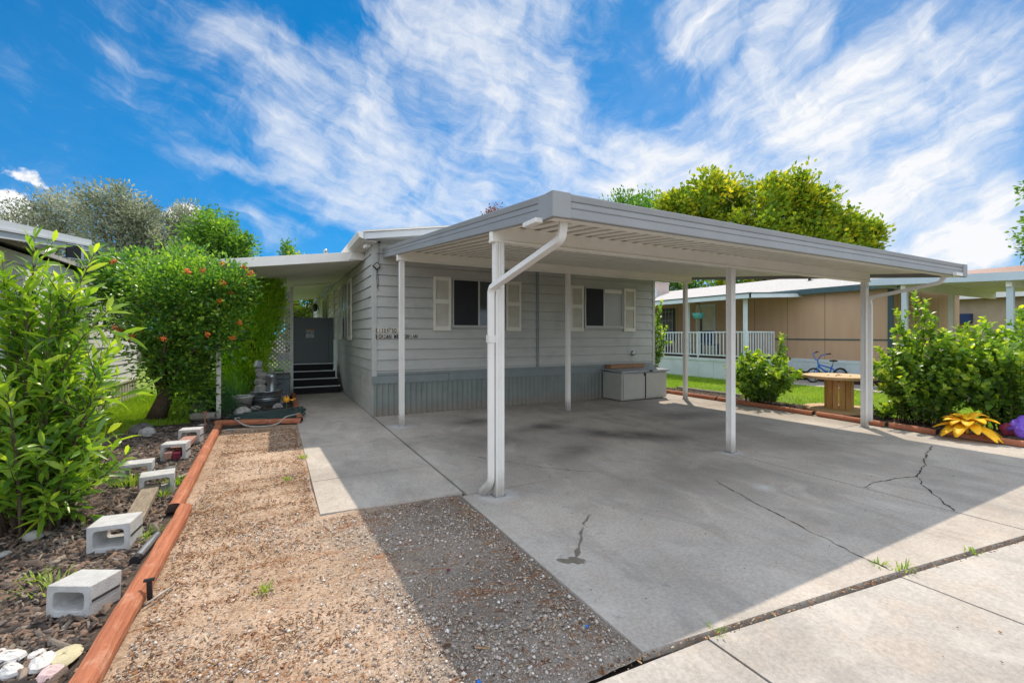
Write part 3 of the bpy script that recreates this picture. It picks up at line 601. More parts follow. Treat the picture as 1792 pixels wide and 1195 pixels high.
def beam(x0, x1, y, zb, h=.155):
    b = MB(); b.prism([(y - .05, zb), (y + .05, zb), (y + .05, zb + .018), (y + .034, zb + .024), (y + .034, zb + h), (y - .034, zb + h), (y - .034, zb + .024), (y - .05, zb + .018)], 'x', x0, x1)
    return b.build('beam', M['pan'], cp, bevel=.003, seg=1)
beam(1.772, 8.60, PYF, 2.362); beam(1.772, 8.68, PYB, 2.722)
RX0, RX1, RY0, RY1 = 1.80, 8.99, 2.74, 8.44
P = []; xq = RX0 + .02
while xq < RX1 - .02:
    for dx, o, tn in ((0, 0, 1), (.078, 0, 1), (.081, .03, 0), (.090, .045, .15), (.094, .05, .8), (.140, .05, .8), (.149, .03, .15), (.153, 0, 1)): P.append((min(xq + dx, RX1 - .01), o, tn))  # third value is tint, painting shade into the slots
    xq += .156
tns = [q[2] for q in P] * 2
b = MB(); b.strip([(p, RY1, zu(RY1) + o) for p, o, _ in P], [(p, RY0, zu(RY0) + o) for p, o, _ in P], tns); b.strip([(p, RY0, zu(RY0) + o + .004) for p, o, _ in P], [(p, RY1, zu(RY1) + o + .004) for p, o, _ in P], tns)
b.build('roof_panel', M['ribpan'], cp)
FP = [(0.0, -.062), (.030, -.062), (.036, -.055), (.036, .003), (.026, .008), (.026, .013), (.032, .018), (.032, .054), (.022, .058), (.022, .063), (.030, .068), (.036, .108), (.034, .116), (0, .116)]
def fascia(a, c, out):          # profile swept from a to c, outward direction out
    A = [(a[0] + out[0] * o, a[1] + out[1] * o, zu(a[1]) + q) for o, q in FP]; Cc = [(c[0] + out[0] * o, c[1] + out[1] * o, zu(c[1]) + q) for o, q in FP]
    b = MB(); n = len(FP); b.add(A + Cc, [(i, (i + 1) % n, (i + 1) % n + n, i + n) for i in range(n)] + [tuple(range(n - 1, -1, -1)), tuple(range(n, 2 * n))])
    return b.build('fascia', M['fascia'], cp)
fascia((RX1, RY0, 0), (RX0, RY0, 0), (0, -1)); fascia((RX0, RY0, 0), (RX0, RY1, 0), (-1, 0)); fascia((RX1, RY1, 0), (RX1, RY0, 0), (1, 0))
b = MB(); b.prism([(RX0 - .042, RY0 - .042), (RX0 + .12, RY0 - .042), (RX0 + .12, RY0), (RX0, RY0), (RX0, RY0 + .16), (RX0 - .042, RY0 + .16)], 'z', zu(RY0) - .066, zu(RY0) + .122); b.build('corner_cap', M['fascia'], cp, bevel=.004)
b = MB(); b.box(RX1 - .10, RX1 + .041, RY0 - .041, RY0, zu(RY0) - .066, zu(RY0) + .12); b.build('corner_cap', M['fascia'], cp, bevel=.004)
b = MB(); b.box(RX0 + .01, RX1 - .01, RY0 + .002, RY0 + .10, zu(RY0) - .058, zu(RY0) - .05); b.box(RX0 + .01, RX1 - .01, RY0 + .10, RY0 + .104, zu(RY0) - .058, zu(RY0) - .004); b.build('gutter', M['pan'], cp)
b = MB(); b.box(RX0 - .10, RX0 - .034, RY0 + .10, RY0 + .30, zu(RY0) - .085, zu(RY0) - .048); b.build('gutter_outlet', M['white'], cp, bevel=.006)
b = MB(); b.box(RX1 - .46, RX1 - .26, RY0 - .085, RY0 - .036, zu(RY0) - .075, zu(RY0) - .03); b.build('gutter_outlet', M['white'], cp, bevel=.006)
def rect_pipe(path, wx, wy, name, side):
    """rectangular downspout with ribbed faces following a path; side: the vector along its wide face"""
    b = MB(); n = len(path); prof = []
    hw, hd = wx / 2, wy / 2
    for u, v in ((-hw, -hd), (-hw * .35, -hd), (-hw * .25, -hd + .004), (hw * .25, -hd + .004), (hw * .35, -hd), (hw, -hd), (hw, hd), (-hw, hd)): prof.append((u, v))
    side = Vector(side).normalized(); rings = []
    for i, p in enumerate(path):
        p = Vector(p); d = (Vector(path[min(i + 1, n - 1)]) - Vector(path[max(i - 1, 0)])).normalized(); s_ = (side - d * side.dot(d)).normalized(); t_ = d.cross(s_)
        rings.append([p + s_ * u + t_ * v for u, v in prof])
    k = len(prof); vs = [q for r_ in rings for q in r_]
    fs = [(i * k + j, i * k + (j + 1) % k, (i + 1) * k + (j + 1) % k, (i + 1) * k + j) for i in range(n - 1) for j in range(k)] + [tuple(range(k)), tuple(range(n * k - 1, (n - 1) * k - 1, -1))]
    b.add(vs, fs); return b.build(name, M['white'], cp, bevel=.003, seg=1)
def bend(pts, rad=.07, n=5):
    out = [Vector(pts[0])]
    for a, p, c in zip(pts[:-2], pts[1:-1], pts[2:]):
        a, p, c = Vector(a), Vector(p), Vector(c); d0 = (a - p).normalized(); d1 = (c - p).normalized()
        for i in range(n + 1):
            t = i / n; q0 = p + d0 * rad; q1 = p + d1 * rad
            out.append((1 - t) ** 2 * q0 + 2 * t * (1 - t) * p + t * t * q1)
    out.append(Vector(pts[-1])); return out
DL = (1.772, 3.765)
rect_pipe(bend([(1.94, 2.83, 2.365), (1.94, 2.85, 2.235), (DL[0], DL[1], 1.93), (DL[0], DL[1], .13), (DL[0] - .055, DL[1] + .075, .035)], .055), .062, .05, 'downspout', (1, -.3, 0))
b = MB(); b.box(DL[0] - .036, DL[0] + .036, DL[1] - .032, DL[1] + .032, 1.43, 1.50); b.build('pipe_joint', M['white'], cp, bevel=.004)
rect_pipe(bend([(8.62, 2.83, 2.37), (8.62, 2.85, 2.27), (8.56, 3.74, 2.10), (8.55, 3.71, 2.0), (8.55, 3.71, .1)], .06), .062, .05, 'downspout', (1, .1, 0))

# ------------------------------------------------------------------ side awning with its post
aw = thing('porch_awning', 'flat white metal awning along the left side of the grey house over the steps', 'awning', (.3, 14.5, 0))
AX0, AX1, AY0, AY1 = -.86, 1.585, 9.40, 20.6; az_ = lambda x: 3.01 + (x - 1.585) * .142
b = MB(); b.prism([(AX0, az_(AX0) + .03), (AX1, az_(AX1) + .03), (AX1, az_(AX1) + .09), (AX0, az_(AX0) + .09)], 'y', AY0 + .02, AY1); b.build('roof_panel', M['pan'], aw)
b = MB(); b.prism([(AX0, az_(AX0)), (AX1, az_(AX1)), (AX1, az_(AX1) + .175), (AX0, az_(AX0) + .175)], 'y', AY0 - .02, AY0 + .018); b.prism([(AX0 - .04, az_(AX0) - .01), (AX0 - .0005, az_(AX0) - .01), (AX0 - .0005, az_(AX0) + .18), (AX0 - .04, az_(AX0) + .18)], 'y', AY0 - .021, AY1)
b.prism([(1.30, 2.995), (1.585, 3.0), (1.585, 3.13), (1.42, 3.17), (1.36, 3.13)], 'y', AY0 - .06, AY0 - .022); b.build('fascia', M['white'], aw, bevel=.004)
b = MB(); b.box(-.925, -.855, 9.56, 9.63, 0, az_(-.89) + .03); b.build('post', M['white'], aw, bevel=.003)
for y in (14.6, 20.2): b = MB(); b.box(-.925, -.855, y, y + .07, 0, az_(-.89) + .03); b.build('post', M['white'], aw, bevel=.003)
b = MB(); b.blob((.88, 9.45, 3.135), (.045, .045, .05), 3, .05); b.build('ball_vent', M['galv'], aw, True)
# fairy lights, lantern
b = MB(); rg = random.Random(8)
fy = thing('string_lights', 'string of small blue-white bulbs under the awning along the grey side wall', 'string lights', (1.5, 16, 2.9))
for i in range(70):
    t = rg.random(); y = 13.2 + t * 6.5; b = MB(); b.blob((1.5 - rg.random() * .16, y, 2.95 - rg.random() * .10 - .10 * t), (.02, .02, .02), i, .1, 5, 3); b.build('bulb', M['fairy'], fy)
b = MB(); b.tube([(1.5, 13.2, 2.97), (1.45, 15, 2.91), (1.48, 17, 2.89), (1.45, 19.7, 2.84)], .004, 4); b.tube([(1.4, 13.4, 2.95), (.9, 13.0, 2.84), (.42, 12.7, 2.76)], .006, 4); b.build('wire', M['black'], fy)
ln = thing('wall_lantern', 'small dark lantern hanging on the side wall under the far end of the awning', 'lantern', (1.45, 19.8, 2.45))
b = MB(); b.lathe([(0, 0), (.07, .02), (.10, .22), (.06, .30), (0, .36)], (1.45, 19.8, 2.45), 8); b.build('lamp_body', M['black'], ln)
b = MB(); b.tube([(1.58, 19.8, 2.5), (1.5, 19.8, 2.9), (1.45, 19.8, 2.8)], .012, 5); b.build('bracket', M['black'], ln)
# lattice, gate panel, steps
lt = thing('lattice_screen', 'white diagonal lattice panel with a white post beside the dark steps', 'lattice', (.1, 12.62, 0))
b = MB(); b.box(.345, .415, 12.55, 12.62, 0, 2.72); b.box(-.62, -.57, 12.56, 12.61, 0, 2.60); b.box(-.57, .344, 12.565, 12.605, 2.52, 2.59); b.box(-.57, .344, 12.565, 12.605, .56, .61); b.build('frame', M['white'], lt, bevel=.003)
b = MB(); x0, x1, z0, z1 = -.57, .344, .61, 2.52; st_ = .105
def clipline(c, sgn_):
    pts = []
    for x in (x0, x1):
        q = c + sgn_ * (x - x0)
        if z0 <= q <= z1: pts.append((x, q))
    for q in (z0, z1):
        x = x0 + (q - c) / sgn_
        if x0 < x < x1: pts.append((x, q))
    return pts[:2] if len(pts) >= 2 else None
for sgn_, yy in ((1, 12.577), (-1, 12.590)):
    c = z0 - 2
    while c < z1 + 2:
        pp = clipline(c, sgn_)
        if pp:
            (xa, za), (xb, zb) = pp; L = math.hypot(xb - xa, zb - za); an = math.atan2(zb - za, xb - xa)
            if L > .04: b.cbox(((xa + xb) / 2, yy, (za + zb) / 2), (L, .009, .034), ry=-an)
        c += st_
b.build('lattice_strips', M['lattice'], lt)
b = MB(); b.box(-.57, .344, 12.57, 12.60, .02, .555); b.build('lower_panel', M['gatepaint'], lt)
stp = thing('front_steps', 'black carpeted steps with white nosings going up to the grey panel', 'steps', (.95, 12.9, 0))
for i in range(4):
    zt = .18 * (i + 1); y0 = 12.48 + .27 * i
    b = MB(); b.box(.42, 1.52 - .03 * i, y0 + .012, 13.9, zt - .178, zt - .012); b.build('tread', M['tread'], stp)
    b = MB(); b.box(.42, 1.52 - .03 * i, y0 - .008, y0 + .035, zt - .0115, zt + .012); b.build('nosing', M['nosing'], stp, bevel=.003)
gp = thing('porch_gate', 'slate grey solid porch panel with a square post at the top of the steps', 'gate', (.9, 13.62, .72))
b = MB(); b.box(.42, 1.34, 13.58, 13.63, .72, 1.96); b.build('panel', M['gatepaint'], gp, bevel=.003)
b = MB(); b.box(1.345, 1.47, 13.53, 13.65, .55, 1.99); b.build('post', M['gatepaint'], gp, bevel=.004)
b = MB(); b.box(.41, 1.342, 13.56, 13.65, 1.962, 1.985); b.build('cap_rail', M['gatepaint'], gp)
ns = thing('notice_sign', 'small rectangular notice reading NO on the grey porch panel', 'sign', (.86, 13.57, 1.40))
b = MB(); b.box(.765, .965, 13.566, 13.576, 1.40, 1.67); b.build('board', M['signwhite'], ns)
b = MB(); b.box(.766, .964, 13.562, 13.5655, 1.625, 1.669); b.build('top_stripe', M['signgold'], ns)
b = MB(); b.box(.766, .964, 13.562, 13.5655, 1.401, 1.42); b.box(.79, .94, 13.562, 13.5655, 1.44, 1.447); b.box(.80, .93, 13.562, 13.5655, 1.46, 1.467); b.box(.79, .94, 13.562, 13.5655, 1.485, 1.49); b.build('stripe', M['signblue'], ns)
b = MB(); vs, fs = glyph('NO', .125, lambda u, v, q: (.866 + u, 13.564 - q, 1.52 + v), .95); b.add(vs, fs); b.build('lettering', M['ink'], ns)

# ------------------------------------------------------------------ neighbouring homes
bh = thing('brown_home', 'tan panelled home with pale shingle roof and white-railed porch across the lawn', 'house', (18, 12, 0))
WX, WY, RXr = 16.0, 6.39, 20.7
b = MB(); b.box(WX, RXr, WY, 26, .64, 2.99); b.prism([(WX, 2.99), (RXr, 2.99), ((WX + RXr) / 2, 3.62)], 'y', WY, 26)
y = WY + .41
b.build('wall', M['brown'], bh)
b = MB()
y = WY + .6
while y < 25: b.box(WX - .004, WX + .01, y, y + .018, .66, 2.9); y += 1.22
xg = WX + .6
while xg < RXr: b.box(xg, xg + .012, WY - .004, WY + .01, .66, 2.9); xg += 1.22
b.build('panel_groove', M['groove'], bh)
b = MB(); y = WY
while y < 25.5: b.box(WX - .03, WX - .002, y + .004, y + .606, -.02, .655); y += .61
xg = WX
while xg < RXr: b.box(xg + .004, xg + .606, WY - .03, WY - .002, -.02, .655); xg += .61
b.box(WX - .045, WX - .0305, WY - .04, 25.8, .60, .70); b.build('skirting', M['paleblue'], bh)
b = MB(); b.box(WX - .028, WX - .001, WY - .03, WY + .11, .66, 2.85); b.box(WX - .02, WX - .0015, WY + .111, 9.9, 1.335, 1.375); b.box(WX - .03, WX - .001, 11.05, 11.13, .7, 2.7); b.build('trim', M['teal'], bh)
b = MB(); xm = (WX + RXr) / 2
b.prism([(WX - .3, 3.0), (xm, 3.74), (RXr + .3, 3.0), (RXr + .3, 3.04), (xm, 3.80), (WX - .3, 3.04)], 'y', WY - .25, 26.2); rf = b.build('roof', M['shingle'], bh)
b = MB(); b.box(WX - .33, WX - .301, WY - .26, 26.2, 2.86, 3.035); b.prism([(WX - .3, 2.87), (xm, 3.6), (RXr + .3, 2.87), (RXr + .3, 3.0), (xm, 3.73), (WX - .3, 3.0)], 'y', WY - .27, WY - .252); b.box(WX - .3, WX, WY - .25, 26, 2.88, 2.9); b.build('fascia', M['teal'], rf)
b = MB(); b.cbox((17.6, 17.3, 3.75), (1.05, 1.05, .85)); b.cbox((17.6, 17.3, 4.19), (1.1, 1.1, .05)); b.cbox((17.07, 17.3, 3.75), (.03, .8, .6)); b.build('rooftop_cooler', M['cooler'], bh, bevel=.02)
b = MB(); b.lathe([(.0, -.3), (.05, -.3), (.05, .13), (.10, .14), (.10, .19), (.03, .23), (.03, .30), (0, .30)], (17.3, 9.4, 3.45), 10); b.build('roof_vent', M['black'], bh)
# door, window
b = MB(); b.box(WX - .05, WX - .001, 12.35, 13.3, .72, 2.78); b.build('door_frame', M['paleblue'], bh, bevel=.004)
b = MB(); b.box(WX - .085, WX - .051, 12.42, 13.2, .74, 2.70); dr = b.build('door', M['cream'], bh, bevel=.004)
b = MB(); b.box(WX - .10, WX - .086, 12.93, 13.05, 1.65, 2.45); b.build('door_glass', M['darkglass'], dr)
b = MB(); b.blob((WX - .12, 13.1, 1.72 - .1), (.03, .03, .03), 1, .05); b.build('handle', M['chrome'], dr)
b = MB(); b.box(WX - .04, WX - .001, 14.45, 15.45, 1.25, 2.72); wf = b.build('window_frame', M['teal'], bh)
b = MB(); b.box(WX - .055, WX - .041, 14.52, 15.38, 1.3, 2.65); b.build('pane', M['greyglass'], wf)
b = MB()
for k in range(5): b.box(WX - .075, WX - .056, 14.55 + k * .2, 14.565 + k * .2, 1.3, 2.65)
for k in range(4): b.box(WX - .07, WX - .057, 14.52, 15.38, 1.35 + k * .4, 1.365 + k * .4)
b.build('window_grille', M['paleblue'], wf)
# porch
PXf, PY0, PY1 = 13.45, 9.25, 20.0
b = MB(); b.box(PXf + .05, WX - .05, PY0 + .05, PY1, .62, .72); b.build('porch_deck', M['rawend'], bh)
b = MB(); y = PY0
while y < PY1: b.box(PXf, PXf + .02, y + .004, y + .606, -.03, .63); y += .61
b.box(PXf + .02, 15.96, PY0, PY0 + .02, -.03, .63); b.box(PXf - .02, PXf - .001, PY0, PY1, .60, .70); b.box(PXf, 14.9, PY0 - .02, PY0 - .001, .60, .70); b.build('porch_skirt', M['paleblue'], bh)
def railing(p0, p1, name='porch_railing'):
    p0, p1 = Vector(p0), Vector(p1); d = p1 - p0; L = d.length; an = math.atan2(d.y, d.x); c = (p0 + p1) / 2
    b = MB()
    for z in (.80, 1.60): b.cbox((c.x, c.y, z), (L, .045, .045), rz=an)
    r_ = b.build(name, M['paleblue'], bh)
    b = MB(); n = int(L / .135)
    for i in range(n + 1):
        p = p0 + d * (i / n); b.cbox((p.x, p.y, 1.2), (.03, .03, .78), rz=an)
    b.build('baluster', M['paleblue'], r_)
    for t in [k * 1.85 / L for k in range(int(L / 1.85) + 1)]:
        p = p0 + d * t; b = MB(); b.cbox((p.x, p.y, 1.17), (.05, .05, .92), rz=an); b.build('rail_post', M['paleblue'], r_)
railing((PXf + .05, PY0 + .05, 0), (PXf + .05, 19.5, 0)); railing((PXf + .1, PY0 + .02, 0), (14.95, PY0 + .02, 0))
for yy in (9.33, 11.62, 16.0):
    b = MB(); b.box(PXf + .02, PXf + .12, yy - .05, yy + .05, .0, 2.70); b.build('porch_post', M['paleblue'], bh, bevel=.004)
b = MB(); b.prism([(13.15, 2.72), (15.98, 2.86), (15.98, 2.94), (13.15, 2.80)], 'y', 8.92, 20.5); pr_ = b.build('porch_roof', M['pan'], bh)
b = MB(); b.prism([(13.11, 2.66), (13.149, 2.66), (13.149, 2.80), (13.11, 2.80)], 'y', 8.88, 20.5); b.prism([(13.11, 2.665), (15.9, 2.80), (15.9, 2.93), (13.11, 2.795)], 'y', 8.88, 8.918); b.build('fascia', M['paleblue'], pr_)
b = MB(); b.prism([(13.085, 2.80), (13.16, 2.80), (13.16, 2.835), (13.085, 2.835)], 'y', 8.86, 20.5); b.prism([(13.11, 2.797), (15.9, 2.932), (15.9, 2.965), (13.11, 2.83)], 'y', 8.86, 8.91); b.build('edge_trim', M['teal'], pr_)
# things on the porch
hb = thing('hanging_basket', 'turquoise hanging flower basket under the porch roof of the tan home', 'planter', (13.75, 11.35, 2.1))
b = MB(); b.lathe([(0, 0), (.14, 0), (.22, .17), (.235, .2), (.2, .2), (.19, .17), (0, .17)], (13.75, 11.35, 2.10), 16); b.build('bowl', M['aqua'], hb, True)
b = MB()
for k in range(3): a = k * 2.09; b.tube([(13.75 + .22 * math.cos(a), 11.35 + .22 * math.sin(a), 2.3), (13.75, 11.35, 2.74)], .005, 4)
b.build('hanger', M['black'], hb)
def patio_chair(x, y, label, mat, rz):
    t = thing('patio_chair', label, 'chair', (x, y, .72), 'chairs on the neighbouring porch'); b = MB()
    Mx = Matrix.Translation((x, y, .72)) @ Matrix.Rotation(rz, 4, 'Z')
    b.box(-.25, .25, -.25, .25, .40, .44, .5, Mx); b.build('seat', mat, t, bevel=.01)
    b = MB(); b.box(-.25, .25, .22, .26, .46, .95, .5, Mx); b.build('backrest', mat, t, bevel=.01)
    for sx_ in (-.22, .22):
        for sy_ in (-.22, .22): b = MB(); b.box(sx_ - .02, sx_ + .02, sy_ - .02, sy_ + .02, 0, .40, .5, Mx); b.build('leg', M['black'], t)
patio_chair(14.6, 13.9, 'dark chair behind the porch railing left of the cream door', M['black'], 1.2)
patio_chair(14.7, 11.6, 'navy chair behind the porch railing right of the cream door', M['blue'], 1.9)
def pot(x, y, z, r, h, mat, label, foliage=None, name='flower_pot', cat='pot'):
    t = thing(name, label, cat, (x, y, z)); b = MB(); b.lathe([(0, 0), (r * .72, 0), (r, h), (r * 1.06, h), (r * 1.06, h * .9), (r * .9, h * .93), (0, h * .93)], (x, y, z), 14); b.build('pot_body', mat, t, True); return t
pot(13.85, 15.2, .72, .2, .3, M['aqua'], 'turquoise pot standing low behind the porch railing')
pot(13.9, 12.9, .72, .16, .34, M['maroon'], 'dark red pot behind the porch railing in front of the door')
pot(14.0, 12.05, .72, .15, .55, M['bikeblue'], 'tall bright blue pot behind the porch railing')
# blue-grey carport of the tan home
c2 = thing('neighbour_carport', 'flat blue-grey carport with pale posts attached to the tan home, right edge', 'carport', (16.5, 3.7, 0))
sl = lambda y: 2.80 + (y - 4.7) * .052
b = MB(); pts = [(6.15, sl(6.15)), (-1.5, sl(-1.5))]
b.prism([(6.15, sl(6.15) + .03), (-1.5, sl(-1.5) + .03), (-1.5, sl(-1.5) + .09), (6.15, sl(6.15) + .09)], 'x', 14.02, 20.3); b.build('roof_panel', M['pan'], c2)
b = MB(); b.prism([(6.16, sl(6.16) - .06), (-1.5, sl(-1.5) - .06), (-1.5, sl(-1.5) + .12), (6.16, sl(6.16) + .12)], 'x', 13.97, 14.019); b.prism([(14.02, sl(6.16) - .06), (20.3, sl(6.16) - .06), (20.3, sl(6.16) + .12), (14.02, sl(6.16) + .12)], 'y', 6.151, 6.19); b.build('fascia', M['carport2'], c2)
for yy in (5.42, 3.56, .6): b = MB(); b.box(14.16, 14.27, yy - .055, yy + .055, 0, sl(yy) - .19); b.build('post', M['carport2'], c2, bevel=.004)
b = MB(); b.box(16.74, 16.84, 5.3, 5.4, 0, sl(5.35) - .19); b.build('post', M['white'], c2)
for yy in (5.42, 3.56): b = MB(); b.box(14.1, 20.2, yy - .045, yy + .045, sl(yy) - .188, sl(yy) + .028); b.build('beam', M['pan'], c2)
# far house at the right edge
fh = thing('far_house', 'low tan house with pinkish roof and dark blue awning seen under the far carport', 'house', (30, 7.2, 0))
b = MB(); b.box(26, 40, -4, 16, 0, 3.15); b.build('wall', M['tanwall'], fh)
b = MB(); b.prism([(25.5, 3.16), (31.5, 4.7), (40.4, 3.16), (40.4, 3.22), (31.5, 4.82), (25.5, 3.24)], 'y', -4.2, 16.4); rr = b.build('roof', M['pinkroof'], fh)
b = MB(); b.box(25.44, 25.495, -4.2, 16.4, 3.0, 3.25); b.build('fascia', M['whitewall'], rr)
b = MB(); b.box(25.7, 25.99, 7.6, 9.4, 2.0, 2.4); b.build('awning', M['blue'], fh)
b = MB(); b.box(25.95, 25.995, 3.6, 5.0, 1.2, 2.4); b.build('window', M['darkglass'], fh)
# white home on the left
wh = thing('white_home', 'white lap-sided home with cream skirting behind the leafy shrubs at left', 'house', (-5.5, 9, 0))
b = MB(); pf2 = lap_profile(.45, 2.62, .45, .2, .018)
b.strip([(-3.05 + o, 3.0, q) for o, q in pf2], [(-3.05 + o, 14.25, q) for o, q in pf2]); b.box(-8, -3.06, 3.0, 14.24, -.03, 2.62); b.prism([(-8, 2.62), (-3.06, 2.62), (-5.5, 3.25)], 'y', 3.0, 14.24); b.build('wall', M['whitewall'], wh)
P = []; yq = 3.0
while yq < 14.2: P += [(-3.06 + o, yq + d) for d, o in ((0, 0), (.03, .02), (.11, .02), (.14, 0), (.2, 0))]; yq += .21
b = MB(); b.strip([(p[0], p[1], -.03) for p in P], [(p[0], p[1], .42) for p in P]); b.box(-3.07, -3.015, 3, 14.25, .41, .455); b.build('skirting', M['creamskirt'], wh)
b = MB(); b.prism([(-2.95, 2.66), (-5.5, 3.3), (-8.2, 2.66), (-8.2, 2.72), (-5.5, 3.38), (-2.95, 2.72)], 'y', 2.8, 14.5); b.build('roof', M['shingle'], wh)
la = thing('side_awning', 'white metal side awning on the home at the left edge, behind the tall shrub', 'awning', (-2.7, 7, 2.5))
zl = lambda y: 2.60 + (y - 6.55) * .105
b = MB(); b.prism([(2.5, zl(2.5)), (8.75, zl(8.75)), (8.75, zl(8.75) + .05), (2.5, zl(2.5) + .05)], 'x', -3.04, -2.44); b.build('panel', M['underside'], la)
b = MB(); b.prism([(2.5, zl(2.5) - .13), (8.8, zl(8.8) - .10), (8.8, zl(8.8) + .07), (2.5, zl(2.5) + .07)], 'x', -2.439, -2.40); b.prism([(2.5, zl(2.5) - .05), (8.8, zl(8.8) - .03), (8.8, zl(8.8) - .005), (2.5, zl(2.5) - .025)], 'x', -2.399, -2.375); b.box(-3.04, -2.44, 8.752, 8.8, zl(8.8) - .10, zl(8.8) + .07); b.build('fascia', M['lightfascia'], la)
sp_ = thing('solar_panel', 'small dark square solar panel mounted on the edge of the left white awning', 'solar panel', (-2.36, 7.95, 2.5))
b = MB(); b.cbox((-2.35, 7.95, 2.60), (.02, .16, .17), rz=-.75); b.build('panel_face', M['black'], sp_)
b = MB(); b.cbox((-2.337, 7.962, 2.60), (.015, .18, .19), rz=-.75); b.tube([(-2.40, 7.99, 2.55), (-2.34, 7.97, 2.58)], .012, 5); b.build('panel_frame', M['chrome'], sp_)
# white home far behind, seen past the grey panel
w2 = thing('distant_white_home', 'white home with several windows seen far down the side passage', 'house', (3.0, 32, 0))
b = MB(); pf3 = lap_profile(.3, 3.0, .3, .2, .016); b.strip([(2.05 - o, 44, q) for o, q in pf3], [(2.05 - o, 25.5, q) for o, q in pf3]); b.box(2.06, 8, 25.5, 44, 0, 3.0); b.build('wall', M['whitewall'], w2)
b = MB(); b.prism([(1.4, 2.95), (5, 4.1), (8.6, 2.95), (8.6, 3.1), (5, 4.25), (1.4, 3.1)], 'y', 25.0, 44); b.build('roof', M['white'], w2)
for y in (27.2, 30.5, 34.5, 39): b = MB(); b.box(2.0, 2.03, y, y + 1.0, 1.2, 2.5); b.build('window', M['greyglass'], w2)

# ------------------------------------------------------------------ timbers edging the beds
def timber(p0, p1, label, wd=.100, ht=.085, z=0, seed=0, name='landscape_timber', grp='red stained edging timbers'):
    p0, p1 = Vector(p0 + (0,)), Vector(p1 + (0,)); d = (p1 - p0); L = d.length; n = max(2, int(L / .12)); d.normalize(); s_ = Vector((-d.y, d.x, 0)); rg = random.Random(seed)
    t = thing(name, label, 'timber', tuple((p0 + p1) / 2 + Vector((0, 0, z))), grp)
    h = wd / 2; prof = [(-h, .012), (-h, ht * .62), (-h * .72, ht * .93), (-h * .3, ht), (h * .02, ht * 1.0), (h * .06, ht * .965), (h * .10, ht * 1.0), (h * .4, ht), (h * .74, ht * .93), (h, ht * .6), (h, .012)]
    b = MB(); k = len(prof); vs = []
    for i in range(n + 1):
        c = p0 + d * (L * i / n); wob = rg.uniform(-.003, .003); dz = rg.uniform(-.0025, .0025)
        vs += [c + s_ * (u + wob + rg.uniform(-.0012, .0012)) + Vector((0, 0, z + q + dz)) for u, q in prof]
    fs = [(i * k + j, i * k + j + 1, (i + 1) * k + j + 1, (i + 1) * k + j) for i in range(n) for j in range(k - 1)]
    b.add(vs, fs); b.build('timber_body', M['redwood' if abs(d.y) > abs(d.x) else 'redwood_cross'], t)
    b = MB()
    b.add(vs[:k], [tuple(range(k))]); b.build('cut_end', M['rawend'], t); b = MB(); b.add(vs[-k:], [tuple(range(k))]); b.build('cut_end', M['rawend'], t); return t
timber((-.735, 1.3), (-.665, 4.62), 'red stained timber in the left foreground, nearest of the edging pieces', seed=1)
timber((-.745, 4.66), (-.80, 8.74), 'red stained timber running back from the foreground one beside the cinder blocks', seed=2)
timber((-.86, 8.86), (.40, 8.44), 'red stained timber lying crosswise in front of the hose and tub bed', seed=3)
timber((.385, 8.60), (.41, 12.3), 'red stained timber along the walkway edge up to the steps', seed=4)
for i, (a, c_, lb) in enumerate((((9.02, 9.2), (8.97, 6.9), 'red edging timber at the far back right of the driveway near the rear post'), ((8.97, 6.86), (8.86, 4.75), 'red edging timber along the driveway below the middle bush'), ((8.89, 4.70), (8.80, 3.6), 'red edging timber in front of the cable spool'),
                              ((8.83, 3.55), (8.77, 2.95), 'short pale end of red timber behind the right front carport post'), ((8.82, 2.92), (8.93, .9), 'dark red timber under the yellow cloth flower at the right edge'))):
    timber(a, c_, lb, .10, .085, 0, 10 + i)
lg = timber((9.95, 8.9), (10.0, 6.9), 'weathered grey log at the lawn edge behind the rear right post', .09, .07, 0, 20, 'garden_log', 'weathered garden logs')
for c_ in lg.children: c_.data.materials[0] = M['greybark']

# ------------------------------------------------------------------ cinder blocks and planks
def cinder(x, y, rz, label, sz=(.235, .19, .165), tilt=0., wall=.034):
    t = thing('cinder_block', label, 'cinder block', (x, y, 0), 'cinder blocks along the left bed'); w_, d_, h_ = sz
    rxy = Matrix.Translation((x, y, .0)) @ Matrix.Rotation(rz, 4, 'Z') @ Matrix.Rotation(tilt, 4, 'X')
    n = 16; out = []; inn = []
    def rrect(hw, hh, r, k=4):
        p = []
        for cx, cz, a0 in ((hw - r, hh - r, 0), (-hw + r, hh - r, 90), (-hw + r, -hh + r, 180), (hw - r, -hh + r, 270)):
            for i in range(k): a = R(a0 + 90 * i / (k - 1)); p.append((cx + r * math.cos(a), cz + r * math.sin(a)))
        return p
    o = rrect(w_ / 2, h_ / 2, .005); q = rrect(w_ / 2 - wall, h_ / 2 - wall, .024); q2 = rrect(w_ / 2 - wall - .012, h_ / 2 - wall - .012, .02); m = len(o)
    V = []
    for pts, yy in ((o, -d_ / 2), (q, -d_ / 2), (q2, d_ / 2), (o, d_ / 2)): V += [rxy @ Vector((p[0], yy, p[1] + h_ / 2)) for p in pts]
    F = []
    for a, c_ in ((0, 1), (1, 2), (2, 3), (3, 0)):
        for i in range(m): j = (i + 1) % m; F.append((a * m + i, a * m + j, c_ * m + j, c_ * m + i))
    b = MB(); b.add(V, F); b.build('block_body', M['block'], t, bevel=.003, seg=1); 
    b = MB(); b.box(w_ / 2 - .002, w_ / 2 + .0025, -d_ / 2 + .012, d_ / 2 - .012, h_ * .46, h_ * .54, .5, rxy); b.build('side_slot', M['crack'], t); return t
cinder(-.925, 3.28, -.5, 'grey cinder block lying nearest the camera, left of the foreground timber', tilt=-.05)
